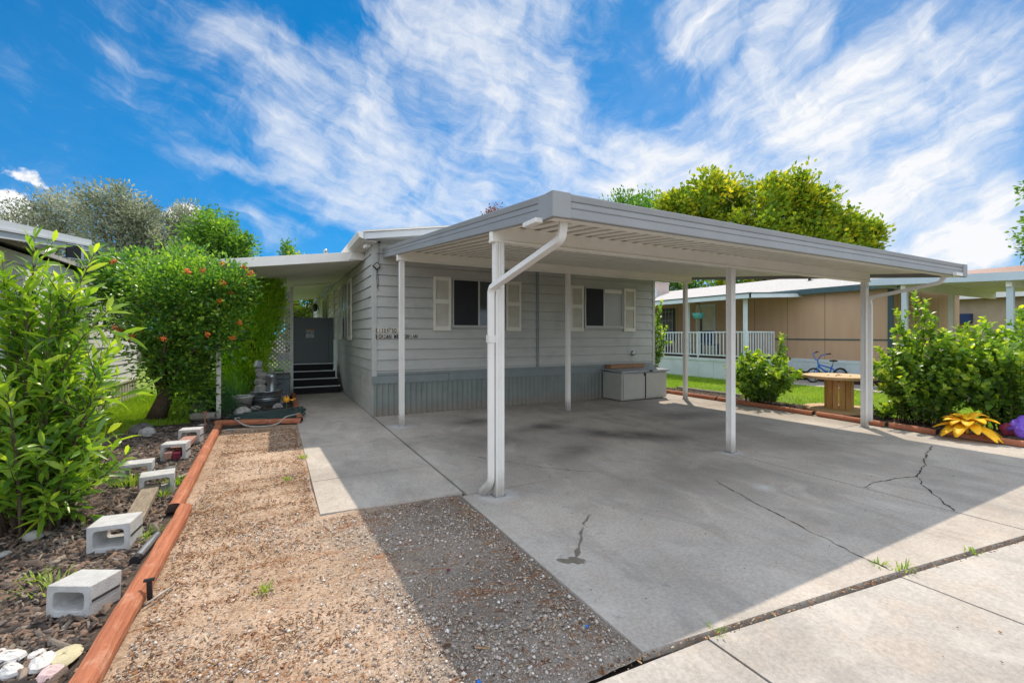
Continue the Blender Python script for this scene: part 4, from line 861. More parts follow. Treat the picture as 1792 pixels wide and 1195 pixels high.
cinder(-1.0, 4.14, -.12, 'cinder block second from the camera, beside the grey plank end', (.24, .22, .19))
cinder(-.985, 5.36, .12, 'cinder block with a weathered plank pushed into its opening', (.26, .20, .19))
cinder(-1.25, 5.92, .05, 'white-topped cinder block behind weeds beside the shrub', (.25, .20, .19))
cinder(-1.06, 6.72, -.12, 'cinder block with two bricks inside its opening', (.25, .20, .20))
cinder(-1.03, 7.62, -.1, 'cinder block farthest from the camera in the bark bed', (.25, .20, .20))
b = MB(); b.cbox((-1.0, 4.88, .055), (.13, .95, .045), rz=.05, rx=.04); tag(b.build('wooden_plank', M['plank'], bevel=.004), 'weathered grey plank lying between two cinder blocks', 'plank')
b = MB(); b.cbox((-1.04, 7.12, .09), (.15, .8, .06), rz=-.05); tag(b.build('wooden_plank', M['brick'], bevel=.004), 'pinkish board bridging the two rearmost cinder blocks', 'plank')
for i, xx in enumerate((-1.105, -1.025)):
    b = MB(); b.cbox((xx, 6.64, .078 - i * .008), (.07, .18, .075), rz=-.1); tag(b.build('brick', M['brick'] if i == 0 else M['maroon'], bevel=.005), ('pale pink' if i == 0 else 'dark red') + ' brick inside the opening of a cinder block', 'brick')
# stakes, garden lights, stones
def stake_light(x, y, label, mat, h, head, lean=0.):
    t = thing('garden_light', label, 'garden light', (x, y, 0)); b = MB(); b.tube([(x, y, 0), (x + lean * h, y, h)], .009, 6); b.build('stake', mat, t)
    b = MB(); b.lathe([(0, 0), (head * .8, 0), (head * .7, head * 1.0), (head, head * 1.05), (head, head * 1.35), (0, head * 1.45)], (x + lean * h, y, h), 12); b.build('lamp_head', mat if head < .03 else M['galv'], t); return t
stake_light(-.96, 5.78, 'stubby solar garden light with grey cap between cinder block and timber', M['black'], .07, .045)
stake_light(-.97, 8.5, 'thin rusty copper garden stake by the corner of the timbers', M['copper'], .26, .028)
t = thing('plastic_stake', 'black plastic stake standing at the right side of the foreground timber', 'stake', (-.625, 3.2, 0)); b = MB(); b.cbox((-.625, 3.2, .06), (.025, .012, .12), rx=.15); b.build('shaft', M['black'], t); b = MB(); b.cbox((-.625, 3.19, .122), (.05, .02, .012)); b.build('head', M['black'], t)
t = thing('fallen_light', 'fallen grey tube light lying against the left side of the foreground timber', 'garden light', (-.77, 3.95, 0)); b = MB(); b.tube([(-.80, 3.78, .03), (-.76, 4.12, .035)], .026, 10); b.build('tube', M['galv'], t); b = MB(); b.tube([(-.806, 3.73, .03), (-.80, 3.779, .03)], .031, 10); b.build('end_cap', M['black'], t)
b = MB(); b.tube([(-.63, 3.13, .016), (-.57, 3.22, .02), (-.53, 3.31, .012)], [.004, .008, .003], 6); tag(b.build('white_stick', M['white'], None, True), 'white sliver of plastic lying by the black stake', 'stick')
b = MB(); b.add([(-.87, 5.72, .02), (-.80, 5.76, .05), (-.74, 5.95, .07), (-.76, 6.02, .045), (-.83, 5.86, .03), (-.90, 5.80, .015)], [(0, 1, 4, 5), (1, 2, 3, 4)]); so_ = b.build('white_scrap', M['white']); so_.modifiers.new('t', 'SOLIDIFY').thickness = .004; tag(so_, 'white plastic scrap leaning on the timber beside the solar light', 'scrap')
STN = [(-1.56, 4.54, .06, .05, .045, 'stone', 'grey rounded stone under the edge of the tall laurel shrub'), (-1.63, 4.30, .055, .04, .02, 'stone', 'flat pale grey stone at the left edge under the shrub'), (-.86, 2.80, .085, .06, .022, 'tan', 'flat yellowish stone by the near end of the timber'),
       (-.93, 2.79, .07, .05, .03, 'white', 'chunky white stone in the bottom left corner'), (-1.03, 2.78, .05, .04, .03, 'white', 'small white stone left of the chunky white one'), (-1.08, 2.90, .06, .05, .03, 'white', 'white broken stone close to the left edge'), (-.87, 2.68, .05, .04, .03, 'pink', 'pinkish stone in the bottom left corner'),
       (-.98, 2.88, .035, .03, .02, 'white', 'small white stone between the other white ones at bottom left'), (-1.14, 2.98, .03, .025, .018, 'white', 'tiny white stone at the left edge near the bottom'),
       (-.52, 9.78, .13, .11, .10, 'stone', 'pale angular rock in front of the white bucket'), (-.34, 10.4, .09, .07, .05, 'stone', 'small oval rock in front of the galvanized tub'), (-1.80, 8.65, .20, .14, .10, 'dark', 'dark craggy rock below the laurel shrub'), (-1.68, 8.45, .14, .10, .08, 'stone', 'grey weathered chunk beside the dark rock'), (-1.05, 8.95, .07, .05, .02, 'stone', 'flat bluish stone near the rusty stake'), (-.62, 8.35, .06, .045, .012, 'stone', 'thin flat stone on the dirt near the timber corner')]
M['tanstone'] = surf('yellowish_stone', (.52, .47, .30), (.42, .38, .25), 8, .9, .2, 40); M['pinkstone'] = surf('pink_stone', (.62, .45, .44), None, 8, .85, .2, 40); M['darkstone'] = surf('dark_stone', (.07, .065, .06), (.16, .15, .14), 5, .9, .5, 30)
for i, (x, y, a, c_, h, mt, lb) in enumerate(STN):
    b = MB(); b.blob((x, y, h * .55), (a, c_, h), 30 + i, .22, 12, 8, .5, i * .7); tag(b.build('garden_stone', M[{'stone': 'stone', 'white': 'whitestone', 'tan': 'tanstone', 'pink': 'pinkstone', 'dark': 'darkstone'}[mt]], None, i < 2), lb, 'stone')
b = MB(); b.tube([(-1.40, 11.3, 0), (-1.42, 11.3, .3), (-1.45, 11.31, .62)], [.11, .10, .09], 10); tag(b.build('upright_log', M['greybark'], None, False), 'grey weathered log standing upright behind the berry shrub', 'log')
b = MB(); b.tube([(-1.28, 9.55, .07), (-1.1, 9.5, .07), (-.93, 9.48, .07)], [.07, .072, .068], 10); tag(b.build('lying_log', M['greybark']), 'pale grey log lying on the bed beside the berry shrub', 'log')
b = MB(); b.tube([(-1.35, 9.9, .1), (-1.2, 9.8, .22), (-1.12, 9.85, .30)], [.04, .035, .05], 8); tag(b.build('driftwood', M['greybark'], None, True), 'short grey driftwood branch leaning behind the lying log', 'driftwood')

# ------------------------------------------------------------------ tub bed beside the steps
tb = thing('galvanized_tub', 'round galvanized tub in the bed beside the steps', 'tub', (-.16, 10.95, 0))
b = MB(); b.lathe([(0, .02), (.25, .02), (.255, 0), (.262, .03), (.275, .12), (.283, .125), (.277, .135), (.28, .15), (.288, .155), (.282, .165), (.30, .30), (.312, .305), (.312, .318), (.298, .318), (.285, .18), (0, .18)], (-.16, 10.95, 0), 32); b.build('tub_body', M['galv'], tb, True)
b = MB()
for s_ in (-1, 1): b.tube([(-.16 + s_ * .30, 10.90, .27), (-.16 + s_ * .345, 10.92, .255), (-.16 + s_ * .345, 10.98, .255), (-.16 + s_ * .30, 11.0, .27)], .007, 6)
b.build('handle', M['galv'], tb)
b = MB(); b.blob((-.27, 10.95, .33), (.12, .11, .16), 1, .25); b.blob((-.26, 10.97, .52), (.13, .10, .09), 2, .3); b.blob((-.24, 10.93, .64), (.10, .09, .08), 3, .3); b.blob((-.30, 10.98, .74), (.07, .07, .06), 4, .25)
tag(b.build('stacked_rocks', M['stone']), 'pile of brown and grey rocks stacked in the galvanized tub', 'rocks')
b = MB(); b.lathe([(0, 0), (.12, 0), (.11, .06), (.085, .25), (.10, .40), (.11, .42), (.10, .46), (.05, .5), (0, .5)], (-.06, 10.9, .19), 14); tag(b.build('garden_statue', M['galv'], None, True), 'pale grey pedestal-like ornament standing in the tub beside the rocks', 'ornament')
b = MB(); b.cbox((-.31, 11.0, .88), (.13, .11, .15), rz=.4, ry=.25); tag(b.build('metal_can', M['galv'], bevel=.012), 'crooked square metal can on top of the rock pile', 'can')
bk = thing('white_bucket', 'white plastic bucket with rubbish in it left of the galvanized tub', 'bucket', (-.59, 10.75, 0))
b = MB(); b.lathe([(0, 0), (.16, 0), (.20, .22), (.215, .225), (.215, .25), (.195, .25), (.165, .06), (0, .06)], (-.59, 10.75, 0), 24); b.build('bucket_body', M['white'], bk, True)
b = MB(); b.cbox((-.56, 10.72, .2), (.16, .12, .08), rz=.5, rx=.2); b.cbox((-.65, 10.78, .2), (.10, .14, .08), rz=.2, ry=.3); b.build('contents', M['tote'], bk)
tt = thing('grey_tote', 'blue-grey plastic tote with a green handle against the lattice', 'tote', (.12, 12.2, 0))
b = MB(); b.box(-.16, .33, 11.95, 12.45, 0, .46); b.build('tote_body', M['tote'], tt, bevel=.03)
b = MB(); b.box(-.19, .345, 11.92, 12.47, .462, .52); b.build('tote_lid', M['tote'], tt, bevel=.015)
b = MB(); b.tube(bend([(-.02, 11.86, .42), (-.02, 11.84, .66), (.20, 11.84, .66), (.20, 11.86, .42), (.05, 11.86, .33)], .05), .012, 6); b.build('wire_handle', M['chrome'], tt, True)
b = MB(); b.tube([(.0, 11.84, .665), (.18, 11.84, .665)], .024, 8); b.build('green_grip', M['green'], tt, True)
for i, (x, y, lb) in enumerate(((.12, 11.75, 'farthest of the half-moon edging stones, by the steps'), (.08, 11.05, 'half-moon edging stone second from the steps'), (.06, 10.35, 'half-moon edging stone third from the steps'), (.12, 9.5, 'half-moon edging stone nearest the hose coils'))):
    b = MB(); n = 12; P = [(x + .10 * math.cos(math.pi * k / n), .10 * math.sin(math.pi * k / n) + .005) for k in range(n + 1)]; b.prism(P, 'y', y, y + .05); tag(b.build('edging_stone', M['stone'], bevel=.008), 'pale ' + lb, 'edging stone', 'half-moon edging stones')
b = MB(); b.blob((.24, 12.05, .05), (.13, .10, .07), 77, .25); tag(b.build('garden_stone', M['stone']), 'rounded brown-grey stone beside the tote and the timber', 'stone')
tl = thing('tulip_ornament', 'orange yellow metal tulip on a green stake beside the edging stones', 'garden ornament', (.2, 9.6, 0))
b = MB(); b.tube([(.2, 9.6, 0), (.2, 9.6, .22)], .006, 6); b.build('stake', M['greenmetal'], tl)
b = MB(); n = 18; pr2 = [(0, .0), (.045, .012), (.06, .05), (.058, .085)]
b.lathe(pr2, (.2, 9.6, .21), 18)
for k in range(6): a = 2 * math.pi * k / 6; c_ = Vector((.2, 9.6, .21)); e = lambda q, z, f=.058: c_ + Vector((f * math.cos(q), f * math.sin(q), z)); b.add([e(a - .45, .083), e(a + .45, .083), e(a, .135, .05)], [(0, 1, 2)])
b.build('flower_cup', M['tulip'], tl); b = MB(); b.add([(.25, 9.6, .26), (.30, 9.59, .24), (.38, 9.6, .29), (.30, 9.61, .265)], [(0, 1, 2, 3)]); lf = b.build('leaf', M['tulip'], tl); lf.modifiers.new('t', 'SOLIDIFY').thickness = .004
def hose(pts, label, mat, r=.011):
    P = [Vector(p) for p in pts]; out = []
    for i in range(len(P) - 1):
        p0, p1, p2, p3 = P[max(i - 1, 0)], P[i], P[i + 1], P[min(i + 2, len(P) - 1)]
        for k in range(6):
            t = k / 6; out.append(.5 * ((2 * p1) + (-p0 + p2) * t + (2 * p0 - 5 * p1 + 4 * p2 - p3) * t * t + (-p0 + 3 * p1 - 3 * p2 + p3) * t ** 3))
    out.append(P[-1]); b = MB(); b.tube(out, r, 7); return tag(b.build('garden_hose', mat, None, True), label, 'hose')
pts = []; rg = random.Random(12)
for k in range(7):
    zz = .03 + .012 * k; s_ = 1 if k % 2 == 0 else -1
    pts += [(-.75 + .22 * rg.random(), 8.98 + .03 * k, zz), (-.2, 8.95 + .035 * k + rg.uniform(-.03, .03), zz + .01), (.30 + .08 * rg.random(), 8.92 + .05 * k, zz + .01), (.5 - .12 * rg.random(), 9.05 + .04 * k, zz + .05), (.1, 9.15 + .03 * k + rg.uniform(-.03, .03), zz + .02), (-.5, 9.12 + .04 * k, zz)]
hose(pts, 'dark green hose coiled in flat loops behind the crosswise timber', M['hose'])
hose([(-.52, 8.86, .10), (-.58, 8.76, .11), (-.55, 8.62, .10), (-.4, 8.44, .03), (-.15, 8.36, .012), (.05, 8.42, .03), (.16, 8.56, .10), (.3, 8.7, .11), (.4, 8.85, .10)], 'pale grey hose looped over the crosswise timber', M['greyhose'], .012)
hose([(-.9, 10.2, .22), (-.5, 10.15, .16), (-.2, 10.0, .05), (.15, 9.9, .02), (.35, 10.1, .03)], 'thin dark hose running from the bucket across the bed', M['hose'], .009)

# ------------------------------------------------------------------ storage box, wood box, spool, bike, flowers
sb = thing('storage_box', 'grey-beige resin storage box with double doors against the house wall', 'storage box', (7.55, 8.1, 0))
b = MB(); b.box(6.90, 8.30, 7.76, 8.42, .02, .64); b.build('box_body', M['bin'], sb, bevel=.012)
for x0, x1 in ((6.945, 7.585), (7.625, 8.265)):
    b = MB(); b.box(x0, x1, 7.738, 7.759, .05, .615); d_ = b.build('door', M['bin'], sb, bevel=.008)
b = MB(); b.box(7.592, 7.618, 7.745, 7.7595, .04, .62); b.build('door_gap', M['black'], sb)
for x0, x1 in ((6.87, 7.60), (7.606, 8.34)):
    b = MB(); b.prism([(7.71, .645), (8.44, .675), (8.44, .715), (7.71, .685)], 'x', x0, x1); b.build('lid', M['lid'], sb, bevel=.008)
b = MB(); b.box(7.55, 7.58, 7.72, 7.737, .56, .655); b.box(7.69, 7.80, 7.70, 7.715, .655, .69); b.build('latch', M['black'], sb, bevel=.004)
wb = thing('wooden_box', 'long flat brown wooden box lying on the storage box', 'box', (7.5, 8.3, .715))
b = MB(); b.box(6.98, 8.02, 8.2, 8.40, .712, .80); b.build('box_body', M['cardboard'], wb, bevel=.006); b = MB(); b.box(6.965, 6.979, 8.205, 8.395, .715, .797); b.build('end_board', M['cardboard'], wb)
cs = thing('cable_spool', 'wooden cable spool standing as a table between the bushes', 'cable spool', (9.80, 4.78, 0))
def disc(z0, z1, r): b = MB(); b.lathe([(0, z0), (r - .006, z0), (r, z0 + .006), (r, z1 - .006), (r - .006, z1), (0, z1)], (9.80, 4.78, 0), 48); return b
disc(.02, .075, .60).build('bottom_disc', M['spooltop'], cs); disc(.655, .71, .60).build('top_disc', M['spooltop'], cs)
b = MB()
for k in range(14):
    a0 = 2 * math.pi * k / 14 + .03; a1 = 2 * math.pi * (k + 1) / 14 - .03 + .03
    b.prism([(9.80 + r_ * math.cos(a), 4.78 + r_ * math.sin(a)) for r_, a in ((.24, a0), (.24, a1 - .012), (.215, a1 - .012), (.215, a0))], 'z', .076, .654)
b.build('drum', M['spool'], cs, bevel=.003)
b = MB(); b.lathe([(0, .711), (.05, .711), (.05, .7135), (0, .7135)], (9.80, 4.78, 0), 16)
for dx, dy in ((.17, .09), (-.14, .12), (.02, -.19), (-.2, -.05)): b.lathe([(0, .711), (.018, .711), (.018, .718), (0, .718)], (9.80 + dx, 4.78 + dy, 0), 8)
b.build('bolt_holes', M['rawend'], cs)
bi = thing('childs_bicycle', 'small bright blue bicycle standing behind the cable spool', 'bicycle', (15.42, 7.86, 0))
BM = Matrix.Translation((15.42, 7.86, 0)) @ Matrix.Rotation(R(-28), 4, 'Z') @ Matrix.Rotation(R(4), 4, 'X')
def bt_(pts, r, n=7): b = MB(); b.tube([BM @ Vector(p) for p in pts], r, n); return b
RW = .235
for cx in (-.44, .40):
    b = MB(); n = 28; b.tube([BM @ Vector((cx + (RW - .02) * math.cos(2 * math.pi * k / n), 0, RW + (RW - .02) * math.sin(2 * math.pi * k / n))) for k in range(n + 1)], .024, 7, cap=False); wl = b.build('wheel', M['rubber'], bi, True)
    b = MB(); b.tube([BM @ Vector((cx + (RW - .05) * math.cos(2 * math.pi * k / n), 0, RW + (RW - .05) * math.sin(2 * math.pi * k / n))) for k in range(n + 1)], .009, 5, cap=False)
    for k in range(10): a = 2 * math.pi * k / 10; b.tube([BM @ Vector((cx, 0, RW)), BM @ Vector((cx + (RW - .05) * math.cos(a), 0, RW + (RW - .05) * math.sin(a)))], .003, 4)
    b.build('rim', M['chrome'], wl)
b = bt_([(-.30, 0, .60), (-.27, 0, .48)], .028); b.tube([BM @ Vector(p) for p in ((-.27, 0, .50), (.06, 0, .27))], .026, 7); b.tube([BM @ Vector(p) for p in ((-.29, 0, .57), (.12, 0, .46))], .022, 7); b.tube([BM @ Vector(p) for p in ((.06, 0, .27), (.15, 0, .56))], .02, 7)
for s_ in (-.05, .05): b.tube([BM @ Vector(p) for p in ((.06, s_ * .5, .27), (.40, s_, .235))], .011, 6); b.tube([BM @ Vector(p) for p in ((.13, s_ * .4, .46), (.40, s_, .235))], .011, 6)
b.build('frame', M['bikeblue'], bi, True)
b = MB()
for s_ in (-.055, .055): b.tube([BM @ Vector(p) for p in ((-.30, s_ * .5, .50), (-.33, s_, .44), (-.44, s_, .235))], .014, 6)
b.build('fork', M['bikeblue'], bi, True)
b = MB(); b.tube([BM @ Vector(p) for p in ((-.31, 0, .60), (-.33, 0, .72))], .016, 6); b.tube(bend([BM @ Vector(p) for p in ((-.22, -.27, .93), (-.36, -.20, .90), (-.36, -.06, .72), (-.36, .06, .72), (-.36, .20, .90), (-.22, .27, .93))], .04), .014, 6); b.build('handlebar', M['bikeblue'], bi, True)
b = MB()
for s_ in (-1, 1): b.tube([BM @ Vector(p) for p in ((-.25, s_ * .255, .925), (-.13, s_ * .29, .95))], .02, 7)
b.build('grip', M['black'], bi, True)
b = MB(); b.blob(tuple(BM @ Vector((.17, 0, .69))), (.14, .07, .03), 5, .1, 12, 6, .5, R(-28)); b.build('saddle', M['black'], bi, True)
bt_([(.15, 0, .55), (.17, 0, .68)], .014).build('seat_post', M['chrome'], bi)
b = bt_([(.06, -.11, .20), (.06, -.03, .27)], .012); b.cbox(tuple(BM @ Vector((.06, -.15, .19))), (.09, .07, .02), rz=R(-28)); b.tube([BM @ Vector(p) for p in ((.06, .03, .27), (.06, .11, .34))], .012, 6); b.cbox(tuple(BM @ Vector((.06, .15, .345))), (.09, .07, .02), rz=R(-28)); b.build('pedal', M['black'], bi)
def trough(x, y, L, label):
    t = thing('planter_box', label, 'planter', (x, y, 0), 'dark planters beside the tan home'); b = MB(); a, h, c_ = L / 2, .28, .16
    b.add([(x - c_ * .8, y - a * .94, 0), (x + c_ * .8, y - a * .94, 0), (x + c_ * .8, y + a * .94, 0), (x - c_ * .8, y + a * .94, 0), (x - c_, y - a, h), (x + c_, y - a, h), (x + c_, y + a, h), (x - c_, y + a, h)], [(0, 1, 5, 4), (1, 2, 6, 5), (2, 3, 7, 6), (3, 0, 4, 7), (0, 3, 2, 1)]); b.build('planter_body', M['rawend'], t)
    b = MB(); b.box(x - c_ * .9, x + c_ * .9, y - a * .95, y + a * .95, h - .05, h - .02); b.build('soil', M['soil'], t); return t
trough(15.75, 7.0, 1.0, 'dark brown planter trough behind the right front carport post'); trough(15.75, 9.2, 1.1, 'dark planter trough behind the middle bush, left of the bicycle'); trough(15.75, 8.0, .7, 'black planter half hidden below the bicycle')
# cloth flowers at the right edge
def petal(b, c, az_, L, wd, rise, droop, curl=.25, n=7, tint=.5):
    ca, sa = math.cos(az_), math.sin(az_); rows = []
    for i in range(n + 1):
        t = i / n; r_ = L * t; z = rise * math.sin(min(1, t * 1.35) * math.pi * .5) - droop * t * t; wv_ = wd * (math.sin(math.pi * min(.98, .10 + .80 * t)) ** .7) * (1 if t < .97 else .5)
        rows.append([Vector(c) + Vector((ca * r_ - sa * u, sa * r_ + ca * u, z + abs(u) * curl)) for u in (-wv_, 0, wv_)])
    b.add([p for r_ in rows for p in r_], [(i * 3 + j, i * 3 + j + 1, i * 3 + 4 + j, i * 3 + 3 + j) for i in range(n) for j in range(2)], tint)
yf = thing('yellow_flower', 'oversized golden yellow cloth flower lying over the edging timber', 'garden ornament', (8.86, 2.62, 0))
rg = random.Random(6)
for ring, (cnt, L, wd, rise, droop, z0) in enumerate(((12, .36, .075, .04, .15, .20), (10, .29, .068, .11, .08, .22), (7, .19, .055, .13, .03, .23))):
    for k in range(cnt):
        a = 2 * math.pi * k / cnt + ring * .3 + rg.uniform(-.12, .12); b = MB(); petal(b, (8.80, 2.62, z0 + rg.uniform(-.01, .01)), a, L * rg.uniform(.85, 1.1), wd * rg.uniform(.85, 1.1), rise * rg.uniform(.6, 1.3), droop * rg.uniform(.5, 1.5))
        o = b.build('petal', M['yellow'], yf, True); o.modifiers.new('t', 'SOLIDIFY').thickness = .006
b = MB(); b.blob((8.80, 2.62, .26), (.05, .05, .03), 3, .2); b.tube([(8.80, 2.62, .24), (8.86, 2.66, 0)], .015, 6); b.build('flower_centre', M['yellow'], yf, True)
def pansy(x, y, z, rr, mats, label):
    t = thing('cloth_pansy', label, 'garden ornament', (x, y, 0), 'cloth pansies at the right edge'); 
    fr = Matrix.Translation((x, y, z)) @ Matrix.Rotation(R(-62), 4, 'Z') @ Matrix.Rotation(R(62), 4, 'X')
    for k, a in enumerate((90, 20, 160, 235, 305)):
        b = MB(); q = MB(); petal(q, (0, 0, .004 * k), R(a), rr * (1.0 if k else 1.1), rr * .55, .03, .06, .12); b.add([fr @ Vector(v) for v in q.v], q.f); o = b.build('petal', mats[0], t, True); o.modifiers.new('t', 'SOLIDIFY').thickness = .005
    b = MB(); b.blob(tuple(fr @ Vector((0, 0, .03))), (.03, .03, .03), 2, .1); b.build('flower_centre', mats[1], t, True); b = MB(); b.tube([(x, y, z), (x + .05, y + .05, 0)], .012, 6); b.build('stem', M['greenmetal'], t)
pansy(9.04, 2.10, .24, .17, (M['purple'], M['white']), 'purple cloth pansy with pale centre cut by the right edge'); pansy(9.12, 2.30, .17, .10, (M['maroon'], M['purple']), 'small maroon cloth pansy between the yellow and purple flowers')
ds = thing('satellite_dish', 'pale grey satellite dish on a mast just past the right corner of the grey house', 'satellite dish', (9.75, 9.9, 0))
b = MB(); b.tube([(9.75, 9.9, 0), (9.75, 9.9, 2.75)], .022, 8); b.build('mast', M['galv'], ds)
b = MB(); q = MB(); q.lathe([(0, 0), (.12, .012), (.22, .04), (.28, .07), (.285, .078), (.22, .052), (0, .012)], (0, 0, 0), 20); fr = Matrix.Translation((9.72, 9.82, 2.72)) @ Matrix.Rotation(R(-20), 4, 'Z') @ Matrix.Rotation(R(62), 4, 'X'); b.add([fr @ Vector(v) for v in q.v], q.f); b.build('dish', M['lightfascia'], ds, True)
b = MB(); b.tube([fr @ Vector((0, -.25, .05)), fr @ Vector((0, -.12, .34))], .012, 6); b.cbox(tuple(fr @ Vector((0, -.11, .36))), (.06, .10, .06), rz=-.3); b.build('feed_arm', M['galv'], ds)
cf = thing('chain_link_fence', 'low chain-link fence with pale posts far behind the berry shrub', 'fence', (-3, 21, 0))
for xx in (-4.8, -3.0, -1.2, .6): b = MB(); b.tube([(xx, 21, 0), (xx, 21, 1.25)], .035, 8); b.build('post', M['chrome'], cf)
b = MB(); b.tube([(-4.8, 21, 1.22), (.6, 21, 1.22)], .018, 6); b.build('top_rail', M['chrome'], cf)
b = MB()
for k in range(90):
    x = -4.8 + k * .06
    for s_ in (-1, 1):
        x2 = x + s_ * 1.15
        if -4.8 <= x2 <= .6: b.cbox(((x + x2) / 2, 21 + .004 * s_, .63), (math.hypot(1.15, 1.15), .006, .006), ry=-math.atan2(1.15, s_ * 1.15))
b.build('mesh_wire', M['chrome'], cf)

# ------------------------------------------------------------------ foliage
def nrm_(a): return a / np.maximum(np.linalg.norm(a, axis=-1, keepdims=True), 1e-9)
def leafmesh(name, mat, P, D, U, L, Wd, T, parent=None, shape='full', fold=.25, droop=.12):
    P, D, U = map(np.asarray, (P, D, U)); n = len(P); L = np.broadcast_to(L, n)[:, None]; Wd = np.broadcast_to(Wd, n)[:, None]
    D = nrm_(D); Sd = nrm_(np.cross(D, U)); N = np.cross(Sd, D); dz = np.array([0, 0, -1.])
    at = lambda t, s: P + D * L * t + dz * droop * L * t * t + Sd * Wd * s + N * abs(s) * fold * Wd
    if shape == 'full':
        V = np.stack([at(0, 0), at(.30, .85), at(.30, 0), at(.30, -.85), at(.65, .9), at(.65, 0), at(.65, -.9), at(1, 0)], 1); k = 8
        tri = np.array([(0, 2, 1), (0, 3, 2), (1, 2, 5), (1, 5, 4), (2, 3, 6), (2, 6, 5), (4, 5, 7), (5, 6, 7)])
    elif shape == 'rhomb':
        V = np.stack([at(0, 0), at(.5, 1), at(.5, -1), at(1, 0)], 1); k = 4; tri = np.array([(0, 3, 1), (0, 2, 3)])
    else:
        V = np.stack([at(0, 1), at(0, -1), at(1, 0)], 1); k = 3; tri = np.array([(0, 1, 2)])
    F = (np.arange(n)[:, None, None] * k + tri[None]).reshape(-1, 3)
    return npmesh(name, V.reshape(-1, 3), F, mat, parent, False, np.repeat(np.clip(T, 0, 1), k))
def rdir(n, g): return nrm_(g.normal(size=(n, 3)))
def crown(lobes, nc, per, cr, g, up=1.0, surf=.35, zs=1.0):
    """clumps spread through ellipsoid lobes (x,y,z,r[,rz]); returns leaf points, outward directions, clump tints, clump centres"""
    w_ = np.array([l[3] ** 1.5 for l in lobes]); w_ = w_ / w_.sum(); idx = g.choice(len(lobes), nc, p=w_); lb = np.array([(l + (l[3],))[:5] for l in lobes], float)[idx]
    d = rdir(nc, g); d[:, 2] = np.where(g.random(nc) < .3, np.abs(d[:, 2]), d[:, 2]); rad = g.random(nc) ** surf
    c = lb[:, :3] + d * rad[:, None] * np.stack([lb[:, 3], lb[:, 3], lb[:, 4]], 1)
    crs = cr * g.uniform(.5, 1.4, nc)
    o = np.clip(g.normal(size=(nc, per, 3)), -1.6, 1.6) * .5 * crs[:, None, None]; o[..., 2] *= zs
    P = (c[:, None] + o).reshape(-1, 3); out = np.repeat(d, per, 0) + nrm_(o.reshape(-1, 3)) * .8
    t = np.repeat(np.clip(g.normal(.42, .20, nc), 0, 1), per)
    return P, out, t, c
def tree_wood(name, mat, parent, base, centres, g, r0, n=26, first=.3):
    b = MB(); base = Vector(base); cs = [Vector(c) for c in centres]; mean = sum(cs, Vector()) / len(cs)
    top = Vector((mean.x, mean.y, base.z + (mean.z - base.z) * .8))
    tr = [base.lerp(top, t) + Vector((g.normal(0, r0 * .4), g.normal(0, r0 * .4), 0)) * (t > 0) for t in (0, .25, .5, .75, 1)]
    b.tube(tr, [r0 * 1.25, r0, r0 * .85, r0 * .65, r0 * .4], 9)
    for c in [cs[i] for i in g.choice(len(cs), min(n, len(cs)), replace=False)]:
        t = float(g.uniform(first, 1)); k = min(3, int(t * 4)); s_ = tr[k].lerp(tr[k + 1], t * 4 - k); m_ = s_.lerp(c, .5) + Vector((g.normal(0, .1), g.normal(0, .1), .1)) * (c - s_).length * .4
        b.tube([s_, m_, c], [r0 * .38, r0 * .22, r0 * .06], 5)
    return b.build(name, mat, parent, True)
def tree(name, label, lobes, base, mat, nc, per, cr, L, Wd, seed, cat='tree', r0=.25, shape='rhomb', tmul=.25, upb=.5, wood=True, bark='bark', group=None, zs=1., surf=.35, parts=('crown', 'trunk'), droop=.12):
    g = np.random.default_rng(seed); t = thing(name, label, cat, base, group)
    P, out, tn, c = crown(lobes, nc, per, cr, g, surf=surf, zs=zs); n = len(P)
    D = out + g.normal(size=(n, 3)) * .5; D[:, 2] += upb; U = rdir(n, g) + np.array([0, 0, 1.2])
    leafmesh(parts[0], mat, P, D, U, L * g.uniform(.6, 1.3, n), Wd * g.uniform(.7, 1.2, n), tn + g.normal(0, tmul * .6, n), t, shape, droop=droop)
    if wood: tree_wood(parts[1], M[bark], t, base, c, g, r0)
    return t, P, c
GRP = 'trees beyond the homes'
tree('maple_tree', 'large yellow-green maple rising behind the carport roof', [(x_, y_, z_ - 1.0, r_ * .86) for x_, y_, z_, r_ in [(27.74, 21.52, 11.75, 2.04), (26.11, 22.38, 10.73, 1.71), (30.62, 20.0, 11.34, 2.24), (32.78, 18.85, 11.75, 1.63), (34.04, 18.18, 10.24, 1.84), (35.67, 17.32, 9.51, 1.55), (37.18, 16.52, 9.18, 1.14), (29.54, 20.57, 9.1, 3.67), (33.14, 18.66, 7.88, 3.26), (27.48, 21.66, 12.6, .9), (25.21, 22.86, 11.4, 1.06), (36.03, 17.13, 7.88, 2.04), (31.41, 19.58, 12.4, 1.0), (33.14, 18.66, 12.6, .8), (28.28, 21.24, 12.8, .65)]] + [(27.5, 21.7, 12.2, .4, 1.0), (26.6, 22.1, 11.5, .4, .9), (31.4, 19.6, 12.0, .42, .9), (33.1, 18.7, 12.1, .55, 1.0), (34.6, 17.9, 10.7, .5, .8), (29.2, 20.7, 11.8, .4, .9), (35.9, 17.2, 9.7, .45, .8), (25.3, 22.8, 10.9, .4, .8), (37.4, 16.4, 8.9, .6, .5)], (31, 20, 0), M['maple'], 520, 56, .70, .36, .12, 41, zs=1.3, upb=.8, tmul=.3, group=GRP)
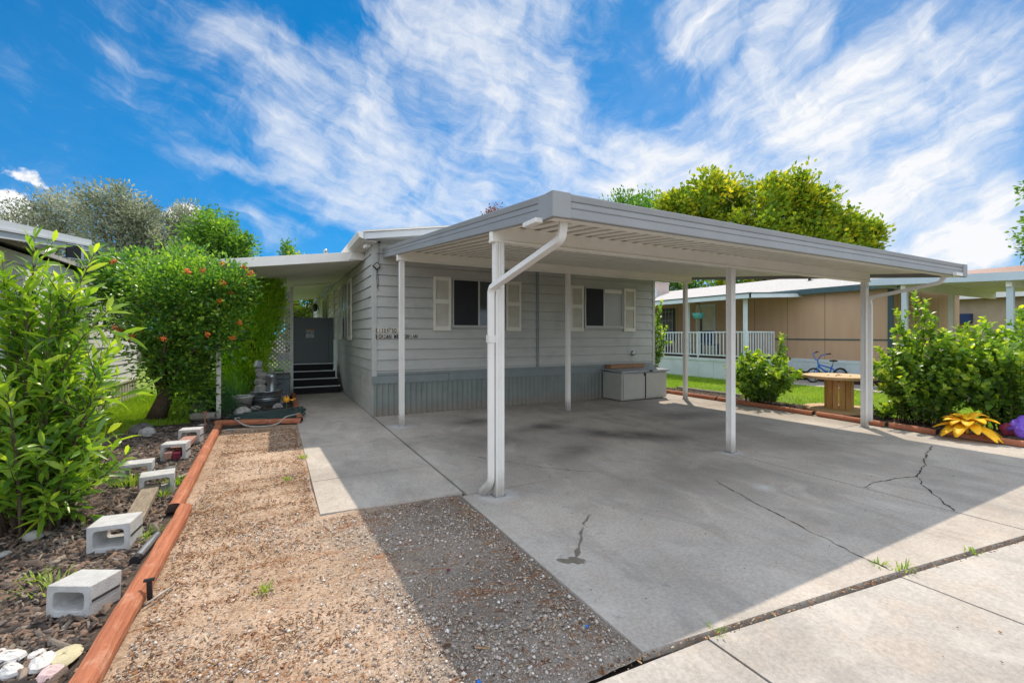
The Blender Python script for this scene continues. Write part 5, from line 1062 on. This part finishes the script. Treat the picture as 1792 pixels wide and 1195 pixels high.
tree('green_tree', 'deep green tree just left of the yellow-green maple', [(26.3, 29.07, 11.7, 1.2), (28.23, 28.05, 11.7, 1.1), (25.32, 29.59, 11.2, 1.0), (26.94, 28.73, 9.4, 3.0)], (27, 28.7, 0), M['green_tree'], 150, 60, .8, .30, .08, 42, zs=1.6, upb=.8, group=GRP)
tree('green_tree', 'dark green trees seen under the carport roof behind the tan home', [(28.36, 25.72, 5.23, 1.9), (31.2, 24.21, 5.0, 2.2), (35.26, 22.07, 5.23, 2.2), (38.5, 20.35, 5.46, 2.0), (26, 27, 4.6, 2.2)], (31, 24.5, 0), M['green_tree'], 220, 55, .9, .32, .10, 43, group=GRP)
SIL = dict(mat=M['silver'], L=.30, Wd=.055, cat='tree', zs=1.0, upb=.3, surf=.5, group=GRP)
tree('silver_leaf_tree', 'silvery grey-green tree at the far left, behind the white home', [(-16.11, 47.0, 9.2, 2.5), (-14.12, 45.95, 10.4, 1.9), (-17.26, 47.61, 8.27, 2.38), (-13.81, 45.79, 8.27, 2.82), (-19.56, 48.83, 7.84, 2.6), (-14.5, 46, 5.5, 3)], (-15.5, 46.5, 0), nc=260, per=60, cr=1.0, seed=44, r0=.35, **SIL)
tree('silver_leaf_tree', 'tallest silvery tree with dark limbs above the berry shrub', [(-10.67, 39.59, 10.3, 1.4), (-9.08, 38.75, 9.8, 1.6), (-7.73, 38.04, 9.0, 1.4), (-9.65, 39.06, 7.86, 2.6), (-7.96, 38.16, 7.09, 2.1), (-9, 38.6, 5, 2.6)], (-9, 38.6, 0), nc=260, per=60, cr=.8, seed=45, r0=.32, **SIL)
tree('silver_leaf_tree', 'smaller silvery tree just left of the rounded green one', [(-6.71, 40.9, 9.1, 1.4), (-5.53, 40.27, 9.4, 1.25), (-6.71, 40.9, 7.44, 2.1), (-5.6, 40.3, 5.5, 2.2)], (-6, 40.5, 0), nc=170, per=55, cr=.8, seed=46, r0=.25, **SIL)
tree('green_tree', 'rounded mid-green tree at the right of the silvery trees', [(-3.24, 31.14, 7.6, .95), (-2.36, 30.67, 6.95, 1.15), (-3.68, 31.37, 6.68, 1.2), (-1.83, 30.39, 6.45, .66), (-2.95, 30.98, 5.6, 1.6), (-3, 31, 4, 1.8)], (-2.9, 31, 0), M['green_tree'], 190, 60, .6, .22, .075, 47, group=GRP)
tree('green_tree', 'small distant treetop peeping over the porch awning', [(1.01, 44.73, 9.0, .5), (1.23, 44.61, 8.35, .7), (1.2, 44.6, 6.5, 1.4)], (1.2, 44.6, 0), M['green_tree'], 50, 45, .5, .26, .07, 48, group=GRP)
tree('red_leaf_tree', 'reddish treetop just showing above the grey house roof', [(13.09, 27.01, 9.7, .22), (12.89, 27.12, 9.3, .38), (13.5, 26.8, 9.3, .3), (13.1, 27, 8, 1.1)], (13.1, 27, 0), M['redleaf'], 50, 40, .4, .2, .05, 49, group=GRP)
tree('green_tree', 'tree at the far right edge with only a leafy branch in view', [(29.95, 6.75, 5.43, .45), (30.0, 6.8, 8.0, .3), (31.6, 6.0, 6.25, 1.6)], (32, 5.8, 0), M['green_tree'], 80, 40, .4, .2, .07, 50, group=GRP)
tree('green_tree', 'light green tree at the far end of the side passage', [(1.0, 23.4, 3.2, 1.0), (.6, 23.6, 2.2, 1.1), (.9, 23.5, 4.2, .8)], (.8, 23.5, 0), M['maple'], 80, 50, .5, .16, .06, 51, r0=.1, group=GRP)

# --- shrubs near the camera
def shoots(base, n, sx_, sy_, h, g, spread0=.15, lean=(0, 0), pw=.8, hv=(.7, 1.0), dome=.4):
    """stems as 3-point curves from a small base patch out to a domed crown"""
    out = []
    for i in range(n):
        a = g.uniform(0, 2 * math.pi); q = g.random() ** .55; tip = np.array([math.cos(a) * q * sx_, math.sin(a) * q * sy_, h * (1 - dome * q * q) * g.uniform(*hv)]); b0 = np.array([math.cos(a), math.sin(a), 0]) * spread0 * g.random()
        tip[0] += lean[0] * tip[2]; tip[1] += lean[1] * tip[2]
        mid = b0 * .4 + tip * np.array([.38, .38, .58]); out.append((np.array(base) + b0, np.array(base) + mid, np.array(base) + tip))
    return out
def bez(s_, t): t = np.asarray(t)[:, None]; return (1 - t) ** 2 * s_[0] + 2 * t * (1 - t) * s_[1] + t * t * s_[2]
def bdir(s_, t): t = np.asarray(t)[:, None]; return nrm_(2 * (1 - t) * (s_[1] - s_[0]) + 2 * t * (s_[2] - s_[1]))
def shrub(name, label, base, stems, mat, g, step, L, Wd, t0=.2, side=3, sideL=.3, ang=55, tipup=.5, shape='full', droop=.18, r=.011, cat='shrub', group=None, bark='bark', tipt=.45, extra=None):
    th = thing(name, label, cat, base, group); P, D, U, T = [], [], [], []; segs = list(stems)
    wd_ = MB()
    for s_ in stems: wd_.tube(list(bez(s_, np.linspace(0, 1, 6))), [r, r * .9, r * .75, r * .6, r * .4, r * .2], 6)
    for s_ in stems:
        for k in range(side):
            t = g.uniform(.3, .9); p = bez(s_, [t])[0]; d = bdir(s_, [t])[0]; o = nrm_(g.normal(size=3) + d * .8 + np.array([0, 0, .5])); ll = sideL * g.uniform(.5, 1.2)
            q = (p, p + o * ll * .5, p + o * ll + np.array([0, 0, ll * .25])); segs.append(q); wd_.tube(list(bez(q, [0, .5, 1])), [r * .45, r * .3, r * .15], 4)
    for s_ in segs:
        ln = np.linalg.norm(s_[1] - s_[0]) + np.linalg.norm(s_[2] - s_[1]); lo = t0 if ln > sideL * 1.3 else .1
        n = max(4, int(ln * (1 - lo) / step)); t = np.linspace(lo, 1, n) + g.uniform(-.2, .2, n) / n; t = np.clip(t, 0, 1); p = bez(s_, t); d = bdir(s_, t)
        a = np.arange(n) * 2.4 + g.uniform(0, 6); ref = nrm_(np.cross(d, np.array([.31, .17, .93]))); bi_ = np.cross(d, ref); rad = ref * np.cos(a)[:, None] + bi_ * np.sin(a)[:, None]
        an = np.radians(ang - 30 * tipup * t + g.normal(0, 10, n))[:, None]
        dd = d * np.cos(an) + rad * np.sin(an) + np.array([0, 0, .12]); P.append(p); D.append(dd); U.append(d + g.normal(0, .25, (n, 3))); T.append(np.clip(g.normal(.40, .20, n) + tipt * np.clip((t - .72) / .28, 0, 1) * g.uniform(.5, 1.1) + g.normal(0, .06), 0, 1))
    P, D, U, T = map(np.concatenate, (P, D, U, T)); n = len(P)
    leafmesh('foliage', mat, P, D, U, L * g.uniform(.6, 1.15, n), Wd * g.uniform(.7, 1.15, n), T, th, shape, droop=droop)
    wd_.build('stems', M[bark], th, True); return th
g = np.random.default_rng(61); LB = (-1.66, 4.78, 0)
st_ = shoots(LB, 36, .55, .58, 2.02, g, .26, dome=.40, hv=(.70, 1.02)) + [(np.array(LB), np.array((-1.68, 4.82, 1.2)), np.array(q)) for q in ((-1.66, 4.84, 2.26), (-1.24, 4.62, 2.15), (-1.12, 4.55, 1.72), (-1.9, 4.9, 2.1), (-1.45, 4.7, 1.95))] + shoots((-1.66, 4.78, 0), 18, .52, .56, 1.2, g, .25, dome=.5, hv=(.4, 1.0))
shrub('laurel_shrub', 'tall shrub with long glossy leaves filling the left foreground', LB, st_, M['laurel'], g, .024, .18, .019, side=3, sideL=.30, r=.012, t0=.12, droop=.22)
g = np.random.default_rng(62)
bt3, P_, c_ = tree('berry_shrub', 'dense rounded shrub with orange berry clusters in front of the white home', [(-1.45, 9.72, 2.15, .90, .85), (-1.48, 9.72, 1.45, .76, .62), (-1.42, 9.70, .95, .52, .48), (-1.22, 9.64, .55, .32, .34), (-.82, 9.22, 2.28, .46, .46), (-.95, 9.35, 1.65, .46, .5)], (-1.86, 9.95, 0), M['berryleaf'], 700, 34, .26, .075, .026, 62, 'shrub', r0=.12, shape='rhomb', surf=.42, tmul=.3, parts=('foliage', 'trunk'))
cl = c_[(c_[:, 2] > 1.5)]; v = nrm_(cl - np.array([-1.42, 9.72, 1.9])); cl = cl[(np.linalg.norm(cl - np.array([-1.42, 9.72, 2.0]), axis=1) > .75) & (v[:, 1] < .5)]
def berries(name, cs, nb, spread, r, mat, parent, g):
    o = np.array([(1, 0, 0), (-1, 0, 0), (0, 1, 0), (0, -1, 0), (0, 0, 1), (0, 0, -1)], float); f = np.array([(0, 2, 4), (2, 1, 4), (1, 3, 4), (3, 0, 4), (2, 0, 5), (1, 2, 5), (3, 1, 5), (0, 3, 5)])
    P = (cs[:, None] + g.normal(0, spread, (len(cs), nb, 3))).reshape(-1, 3); V = (P[:, None] + o[None] * r * g.uniform(.7, 1.2, (len(P), 1, 1))).reshape(-1, 3); F = (np.arange(len(P))[:, None, None] * 6 + f[None]).reshape(-1, 3)
    return npmesh(name, V, F, mat, parent, True)
sel = cl[g.choice(len(cl), min(30, len(cl)), replace=False)]; sel = sel + nrm_(sel - np.array([-1.42, 9.72, 2.0])) * .19
for c0 in sel: berries('berry_cluster', c0[None], 40, .019, .0135, M['berry'], bt3, g)
b2, P_, c2_ = tree('berry_shrub', 'darker shrub with reddish tips between the laurel shrub and the berry shrub', [(-2.35, 10.6, 2.5, .62, .5), (-2.55, 10.7, 2.0, .42, .45), (-2.0, 10.4, 2.35, .45, .45)], (-1.85, 10.6, 0), M['berryleaf'], 260, 34, .24, .075, .026, 63, 'shrub', r0=.04, surf=.42, parts=('foliage', 'trunk'))
g = np.random.default_rng(64)
jt = thing('juniper', 'upright feathery yellow-green juniper in front of the lattice', 'shrub', (-.42, 11.95, 0))
JL = [(-.54, 11.95, 1.3, .46, 1.25), (-.82, 11.9, 1.6, .32, 1.0), (-.30, 11.98, 1.95, .40, .70), (-.48, 11.9, 2.2, .44, .55), (-.70, 12.0, .7, .40, .65), (-.12, 11.95, 2.35, .28, .32), (-.82, 11.95, 2.25, .24, .38)]
P, out, tn, cc = crown(JL, 1050, 36, .16, g, surf=.28, zs=1.9); n = len(P); D = out * .55 + g.normal(size=(n, 3)) * .25; D[:, 2] += 1.5
leafmesh('foliage', M['juniper'], P, D, rdir(n, g), .09 * g.uniform(.6, 1.3, n), .016, tn * .9 + g.normal(.22, .16, n), jt, 'rhomb', droop=0)
tree_wood('trunk', M['bark'], jt, (-.42, 11.95, 0), cc, g, .06, 30)
def tuft(name, label, base, n, L, wd, mat, g, spread, rad=.08, segs=5, cat='plant', group=None, tint=(.45, .2)):
    t = thing(name, label, cat, base, group); V = []; F = []; T = []
    for i in range(n):
        a = g.uniform(0, 6.28); o = np.array(base) + np.array([math.cos(a), math.sin(a), 0]) * rad * g.random(); l = L * g.uniform(.5, 1.1); sp_2 = spread * g.uniform(.2, 1.2); sd_ = np.array([-math.sin(a), math.cos(a), 0]); k0 = len(V); tt_ = g.normal(*tint)
        for k in range(segs + 1):
            q = k / segs; p = o + np.array([math.cos(a), math.sin(a), 0]) * l * sp_2 * q ** 1.5 + np.array([0, 0, 1]) * l * (q - .55 * sp_2 * q ** 3); w3 = wd * (1 - q ** 2.2) + .0006
            V += [p + sd_ * w3, p - sd_ * w3]; T += [tt_, tt_]
        F += [(k0 + 2 * k, k0 + 2 * k + 1, k0 + 2 * k + 3, k0 + 2 * k + 2) for k in range(segs)]
    npmesh('foliage', np.array(V), np.array(F), mat, t, True, np.clip(np.array(T), 0, 1)); return t
tuft('strap_leaf_plant', 'clump of arching strap leaves behind the white bucket', (-.72, 11.35, 0), 150, .85, .012, M['strap'], g, .7, .2)
tuft('strap_leaf_plant', 'second clump of arching strap leaves left of the juniper base', (-1.0, 11.9, 0), 110, .75, .012, M['strap'], g, .7, .2)
t = thing('rosemary', 'dark fine-needled bushy plant behind the crosswise timber', 'plant', (-1.0, 9.95, 0))
P, out, tn, cc = crown([(-1.0, 9.95, .28, .30, .32), (-.82, 9.9, .2, .22, .22), (-1.1, 9.95, .45, .18, .25)], 220, 26, .12, g, surf=.5, zs=1.5); n = len(P); D = out * .5 + g.normal(size=(n, 3)) * .3; D[:, 2] += 1.1
leafmesh('foliage', M['needle'], P, D, rdir(n, g), .07, .0035, tn, t, 'rhomb', droop=0)
b = MB()
for c0 in cc[:40]: b.tube([(-1.0, 9.95, 0), tuple((np.array([-1.0, 9.95, 0]) + c0) / 2 + np.array([0, 0, .05])), tuple(c0)], [.006, .005, .002], 4)
b.build('stems', M['bark'], t)
tb_ = [n_ for n_ in range(3)]
g = np.random.default_rng(66)
shrub('lilac_bush', 'low broad-leaved bush by the driveway between the post and the cable spool', (9.32, 6.05, 0), shoots((9.32, 6.05, 0), 52, .80, .72, 1.25, g, .3, dome=.36, hv=(.55, 1.0)) + [(np.array([9.4, 6.0, 0]), np.array([9.6, 5.9, .8]), np.array([9.72, 5.86, 1.52])), (np.array([9.4, 6.0, 0]), np.array([9.55, 5.85, .8]), np.array([9.60, 5.78, 1.42])), (np.array([9.3, 6.0, 0]), np.array([9.1, 6.15, .6]), np.array([9.0, 6.2, 1.22]))], M['lilac'], g, .024, .115, .042, side=4, sideL=.22, r=.008, t0=.10, ang=62, cat='bush')
g = np.random.default_rng(67)
B1 = (9.62, 3.42, 0)
shrub('lilac_bush', 'tall bush with a single high spire beside the right front carport post', B1, shoots(B1, 74, .82, .80, 1.72, g, .35, dome=.40, hv=(.5, 1.0)) + [(np.array([9.5, 3.42, 0]), np.array([9.45, 3.45, 1.3]), np.array([9.42, 3.46, 2.2])), (np.array([9.5, 3.42, 0]), np.array([9.5, 3.40, 1.3]), np.array([9.55, 3.36, 2.08])), (np.array([9.5, 3.42, 0]), np.array([9.3, 3.5, 1.2]), np.array([9.22, 3.62, 1.9]))], M['lilac'], g, .022, .098, .036, side=5, sideL=.26, r=.008, t0=.08, ang=60, cat='bush')
g = np.random.default_rng(68); B2 = (10.15, 2.45, 0)
shrub('lilac_bush', 'wide bright green bush cut off by the right edge of the photo', B2, shoots(B2, 84, 1.05, .95, 2.0, g, .4, dome=.34, hv=(.55, 1.0)), M['lilac'], g, .022, .10, .037, side=5, sideL=.27, r=.008, t0=.08, ang=60, cat='bush')
g = np.random.default_rng(69)
shrub('leafy_plant', 'small sprawling leafy plant on the bed just right of the front post', (9.70, 3.98, 0), shoots((9.70, 3.98, 0), 12, .35, .3, .34, g, .05, hv=(.4, 1.0)), M['lilac'], g, .03, .085, .03, side=2, sideL=.12, r=.005, cat='plant')
shrub('climbing_plant', 'leafy green shrub beside the right rear corner of the grey house', (9.55, 9.45, 0), shoots((9.55, 9.45, 0), 22, .42, .4, 2.95, g, .1, dome=.3, hv=(.6, 1.0)), M['lilac'], g, .032, .10, .035, side=5, sideL=.25, r=.010, t0=.45)
# weeds
for i, (x, y, n, L_, lb) in enumerate(((3.55, 1.37, 22, .07, 'weeds growing where the long driveway crack meets the kerb joint'), (4.25, 1.235, 16, .05, 'small green weed in the kerb joint near the right edge'), (3.48, 1.47, 14, .045, 'tiny weed in the driveway crack just above the kerb joint'), (1.98, 1.52, 12, .035, 'tiny weed in the kerb joint near the bottom of the photo'),
        (-1.28, 5.78, 120, .16, 'weeds around the white-topped cinder block'), (-.88, 5.62, 160, .07, 'low green ground cover behind the solar garden light'), (-1.16, 3.62, 60, .10, 'light green weed behind the nearest cinder block'), (-1.3, 3.8, 40, .08, 'small light green weed left of the nearest cinder block'), (-.84, 4.22, 90, .07, 'pale spreading plant beside the second cinder block'), (-.92, 5.18, 40, .12, 'thin weed in front of the plank in the cinder block'),
        (.12, 5.2, 30, .05, 'small dry green tuft on the dirt near the walkway'), (.30, 6.05, 40, .06, 'low tuft at the walkway edge'), (-.05, 3.0, 30, .05, 'small tuft on the sunlit dirt'), (10.5, 4.3, 50, .3, 'tall weed in the lawn behind the cable spool'))):
    tuft('weed', lb, (x, y, 0), n, L_, .004, M['weed'] if i != 5 else M['grass'], g, .9, .06 if n < 60 else .14, 3, 'weed')

# ------------------------------------------------------------------ loose ground cover
def scatter_boxes(name, mat, x, y, z, L, Wd, H, tint, g, tilt=.25):
    n = len(x); a = g.uniform(0, 6.283, n); ca, sa = np.cos(a), np.sin(a); tl_ = g.normal(0, tilt, n)
    q = np.array([(-1, -1, 0), (1, -.7, 0), (1, .7, 0), (-1, 1, 0), (-.85, -.8, 1), (.8, -.5, 1), (.9, .6, 1), (-.8, .7, 1)], float)
    u = q[None, :, 0] * L[:, None] / 2; v_ = q[None, :, 1] * Wd[:, None] / 2; h_ = q[None, :, 2] * H[:, None] + u * np.sin(tl_)[:, None] + v_ * g.normal(0, tilt, n)[:, None]
    V = np.stack([x[:, None] + u * ca[:, None] - v_ * sa[:, None], y[:, None] + u * sa[:, None] + v_ * ca[:, None], z[:, None] + h_], -1).reshape(-1, 3)
    F = (np.arange(n)[:, None, None] * 8 + np.array([(4, 5, 6, 7), (0, 1, 5, 4), (1, 2, 6, 5), (2, 3, 7, 6), (3, 0, 4, 7)])[None]).reshape(-1, 4)
    return npmesh(name, V, F, mat, None, False, np.repeat(np.clip(tint, 0, 1), 8))
def rect(n, x0, x1, y0, y1, g): return g.uniform(x0, x1, n), g.uniform(y0, y1, n)
g = np.random.default_rng(71)
def parts(*rs): xs_, ys_ = zip(*[rect(n, a, b_, c0, d0, g) for n, a, b_, c0, d0 in rs]); return np.concatenate(xs_), np.concatenate(ys_)
x, y = parts((9500, -2.2, -.80, 2.0, 5.2), (5500, -2.4, -.86, 5.2, 9.0)); n = len(x); sc_ = np.exp(g.normal(0, .45, n))
o = scatter_boxes('bark_mulch', M['chip'], x, y, g.normal(.004, .008, n), .034 * sc_, .012 * np.exp(g.normal(0, .4, n)), .007 * sc_, g.random(n), g); tag(o, None, None, None, 'stuff')
x, y = parts((3500, 9.0, 9.95, 1.0, 9.2), (1200, -1.2, .33, 8.9, 12.3)); n = len(x); o = scatter_boxes('bed_mulch', M['chip'], x, y, g.normal(.006, .008, n), .04 * np.exp(g.normal(0, .4, n)), .016 * np.exp(g.normal(0, .4, n)), .008 + 0 * x, g.random(n) ** 1.3 * .8, g); tag(o, None, None, None, 'stuff')
def pebbles(name, x, y, z, r, tint, g):
    o = np.array([(1, .1, 0), (-.1, 1, .1), (-1, -.1, 0), (.1, -1, -.1), (.1, 0, .75), (0, .1, -.7)], float); f = np.array([(0, 1, 4), (1, 2, 4), (2, 3, 4), (3, 0, 4), (1, 0, 5), (2, 1, 5), (3, 2, 5), (0, 3, 5)]); n = len(x)
    V = o[None] * g.uniform(.65, 1.35, (n, 6, 3)) * r[:, None, None]; a = g.uniform(0, 6.28, n); X = V[..., 0] * np.cos(a)[:, None] - V[..., 1] * np.sin(a)[:, None]; Y = V[..., 0] * np.sin(a)[:, None] + V[..., 1] * np.cos(a)[:, None]
    V = np.stack([x[:, None] + X, y[:, None] + Y, z[:, None] + V[..., 2]], -1).reshape(-1, 3); F = (np.arange(n)[:, None, None] * 6 + f[None]).reshape(-1, 3)
    return npmesh(name, V, F, M['pebble'], None, False, np.repeat(np.clip(tint, 0, 1), 6))
x, y = parts((20000, -.62, 1.53, 1.62, 3.0), (13000, -.62, 1.53, 3.0, 3.98), (8000, -.65, .32, 3.98, 6.0), (3000, -.7, .32, 6.0, 8.4)); n = len(x)
keep = g.random(n) < (.35 + .65 * (np.sin(x * 3.1 + y * 1.7) * np.sin(y * 2.3 - x * 1.1) > -.25)); x, y = x[keep], y[keep]; n = len(x)
r = np.clip(.0034 * np.exp(g.normal(0, .58, n)), .0015, .013); r = np.where(x + y * 0 > .5, r * 1.15, r)
o = pebbles('loose_gravel', x, y, -.011 + g.normal(0, .006, n), r, g.normal(.52, .26, n), g); tag(o, None, None, None, 'stuff')
# dry leaf litter gathers along the timber, along the walkway edge and in drifts on the dirt
xe = np.concatenate([-.60 + np.abs(g.normal(0, .10, 1500)), .30 - np.abs(g.normal(0, .09, 1300)), g.uniform(-.6, 1.5, 2600), 1.5 - np.abs(g.normal(0, .10, 500)), g.uniform(.35, 1.5, 300)]); ye = np.concatenate([g.uniform(2.0, 8.3, 1500), g.uniform(4.0, 8.0, 1300), g.uniform(1.7, 4.0, 2600), g.uniform(1.7, 3.9, 500), 4.0 - np.abs(g.normal(0, .12, 300))])
xb, yb = [], []
for k in range(90):
    cx, cy = g.uniform(-.6, .3), g.uniform(2.2, 8.2); m_ = 80; xb.append(cx + g.normal(0, .20, m_)); yb.append(cy + g.normal(0, .04, m_) + .12 * (xb[-1] - cx))
xe = np.concatenate([xe] + xb); ye = np.concatenate([ye] + yb); k = ~((xe > .32) & (ye > 3.96)) & (xe < 1.53) & (xe > -.66); xe, ye = xe[k], ye[k]; n = len(xe)
o = scatter_boxes('leaf_litter', M['litter'], xe, ye, -.006 + g.normal(0, .006, n),   .015 * np.exp(g.normal(0, .5, n)), .005 * np.exp(g.normal(0, .4, n)), .003 + 0 * xe, g.random(n), g, .3); tag(o, None, None, None, 'stuff')
# specks and crumbs on the concrete and in the kerb joint
xk = g.uniform(1.2, 9, 900); yk_ = np.array([yk(q) for q in xk]) + g.normal(.008, .018, 900); xc_, yc_ = rect(260, 1.6, 8.9, 1.7, 8.3, g); xw_, yw_ = rect(60, .4, 1.5, 4.2, 12, g); xs2, ys2 = rect(60, 1.2, 6, .3, 1.0, g)
x = np.concatenate([xk, xc_, xw_, xs2]); y = np.concatenate([yk_, yc_, yw_, ys2]); n = len(x); o = scatter_boxes('concrete_crumbs', M['litter'], x, y, np.where(np.arange(n) < 900, -.006, .001), .011 * np.exp(g.normal(0, .5, n)), .006 * np.exp(g.normal(0, .4, n)), .003 + 0 * x, g.random(n) ** 1.6, g, .1); tag(o, None, None, None, 'stuff')
def grass(name, rects, h, wd, g, mat):
    x, y = parts(*rects); n = len(x); P = np.stack([x, y, np.full(n, -.02)], 1); D = g.normal(0, .35, (n, 3)); D[:, 2] = 1
    o = leafmesh(name, mat, P, D, rdir(n, g), h * g.uniform(.5, 1.25, n), wd, g.normal(.45, .22, n) + .25 * np.sin(x * 1.7 + y) * np.sin(y * 1.3), None, 'tri', 0, .15); return tag(o, None, None, None, 'stuff')
grass('lawn_grass', [(34000, 9.95, 14.0, 1.5, 13.0), (6000, 13.0, 15.9, -.5, 3.0), (7000, 9.0, 13.4, 9.3, 18)], .085, .006, g, M['grass'])
grass('left_lawn_grass', [(5000, -3.0, -2.5, 2.0, 9.0), (15000, -2.6, -1.3, 9.3, 13), (16000, -3.0, .6, 13, 22), (5000, -3.0, -2.0, 8.6, 10.5), (9000, -3.0, -1.7, 9.4, 14)], .10, .007, g, M['grass'])
# bits of litter on the shaded gravel
for nm, x, y, s_, mt, lb in (('bottle_cap', .98, 2.72, .013, 'maroon', 'small red cap on the shaded gravel'), ('plastic_scrap', 1.42, 1.86, .011, 'bikeblue', 'bright blue plastic scrap near the driveway corner'), ('plastic_scrap', .78, 1.78, .011, 'bikeblue', 'blue plastic scrap on the shaded gravel near the bottom edge')):
    b = MB(); b.blob((x, y, .004), (s_, s_ * .7, s_ * .5), 5, .3, 8, 5); tag(b.build(nm, M[mt]), lb, 'litter')
for i, (x, y, a, lb) in enumerate(((1.15, 2.35, .4, 'straw-coloured twig in the middle of the shaded gravel'), (1.02, 2.02, -.3, 'long pale twig on the shaded gravel near the bottom'), (.92, 2.2, -.8, 'short pale twig left of the long one on shaded gravel'), (-.1, 2.35, .5, 'dark twig on the sunlit dirt near the bottom'))):
    b = MB(); d = Vector((math.cos(a), math.sin(a), 0)) * .09; c0 = Vector((x, y, .004)); b.tube([c0 - d, c0 + Vector((0, .008, .006)), c0 + d], [.0025, .003, .0015], 5); tag(b.build('twig', M['plank'] if i < 3 else M['bark']), lb, 'twig')
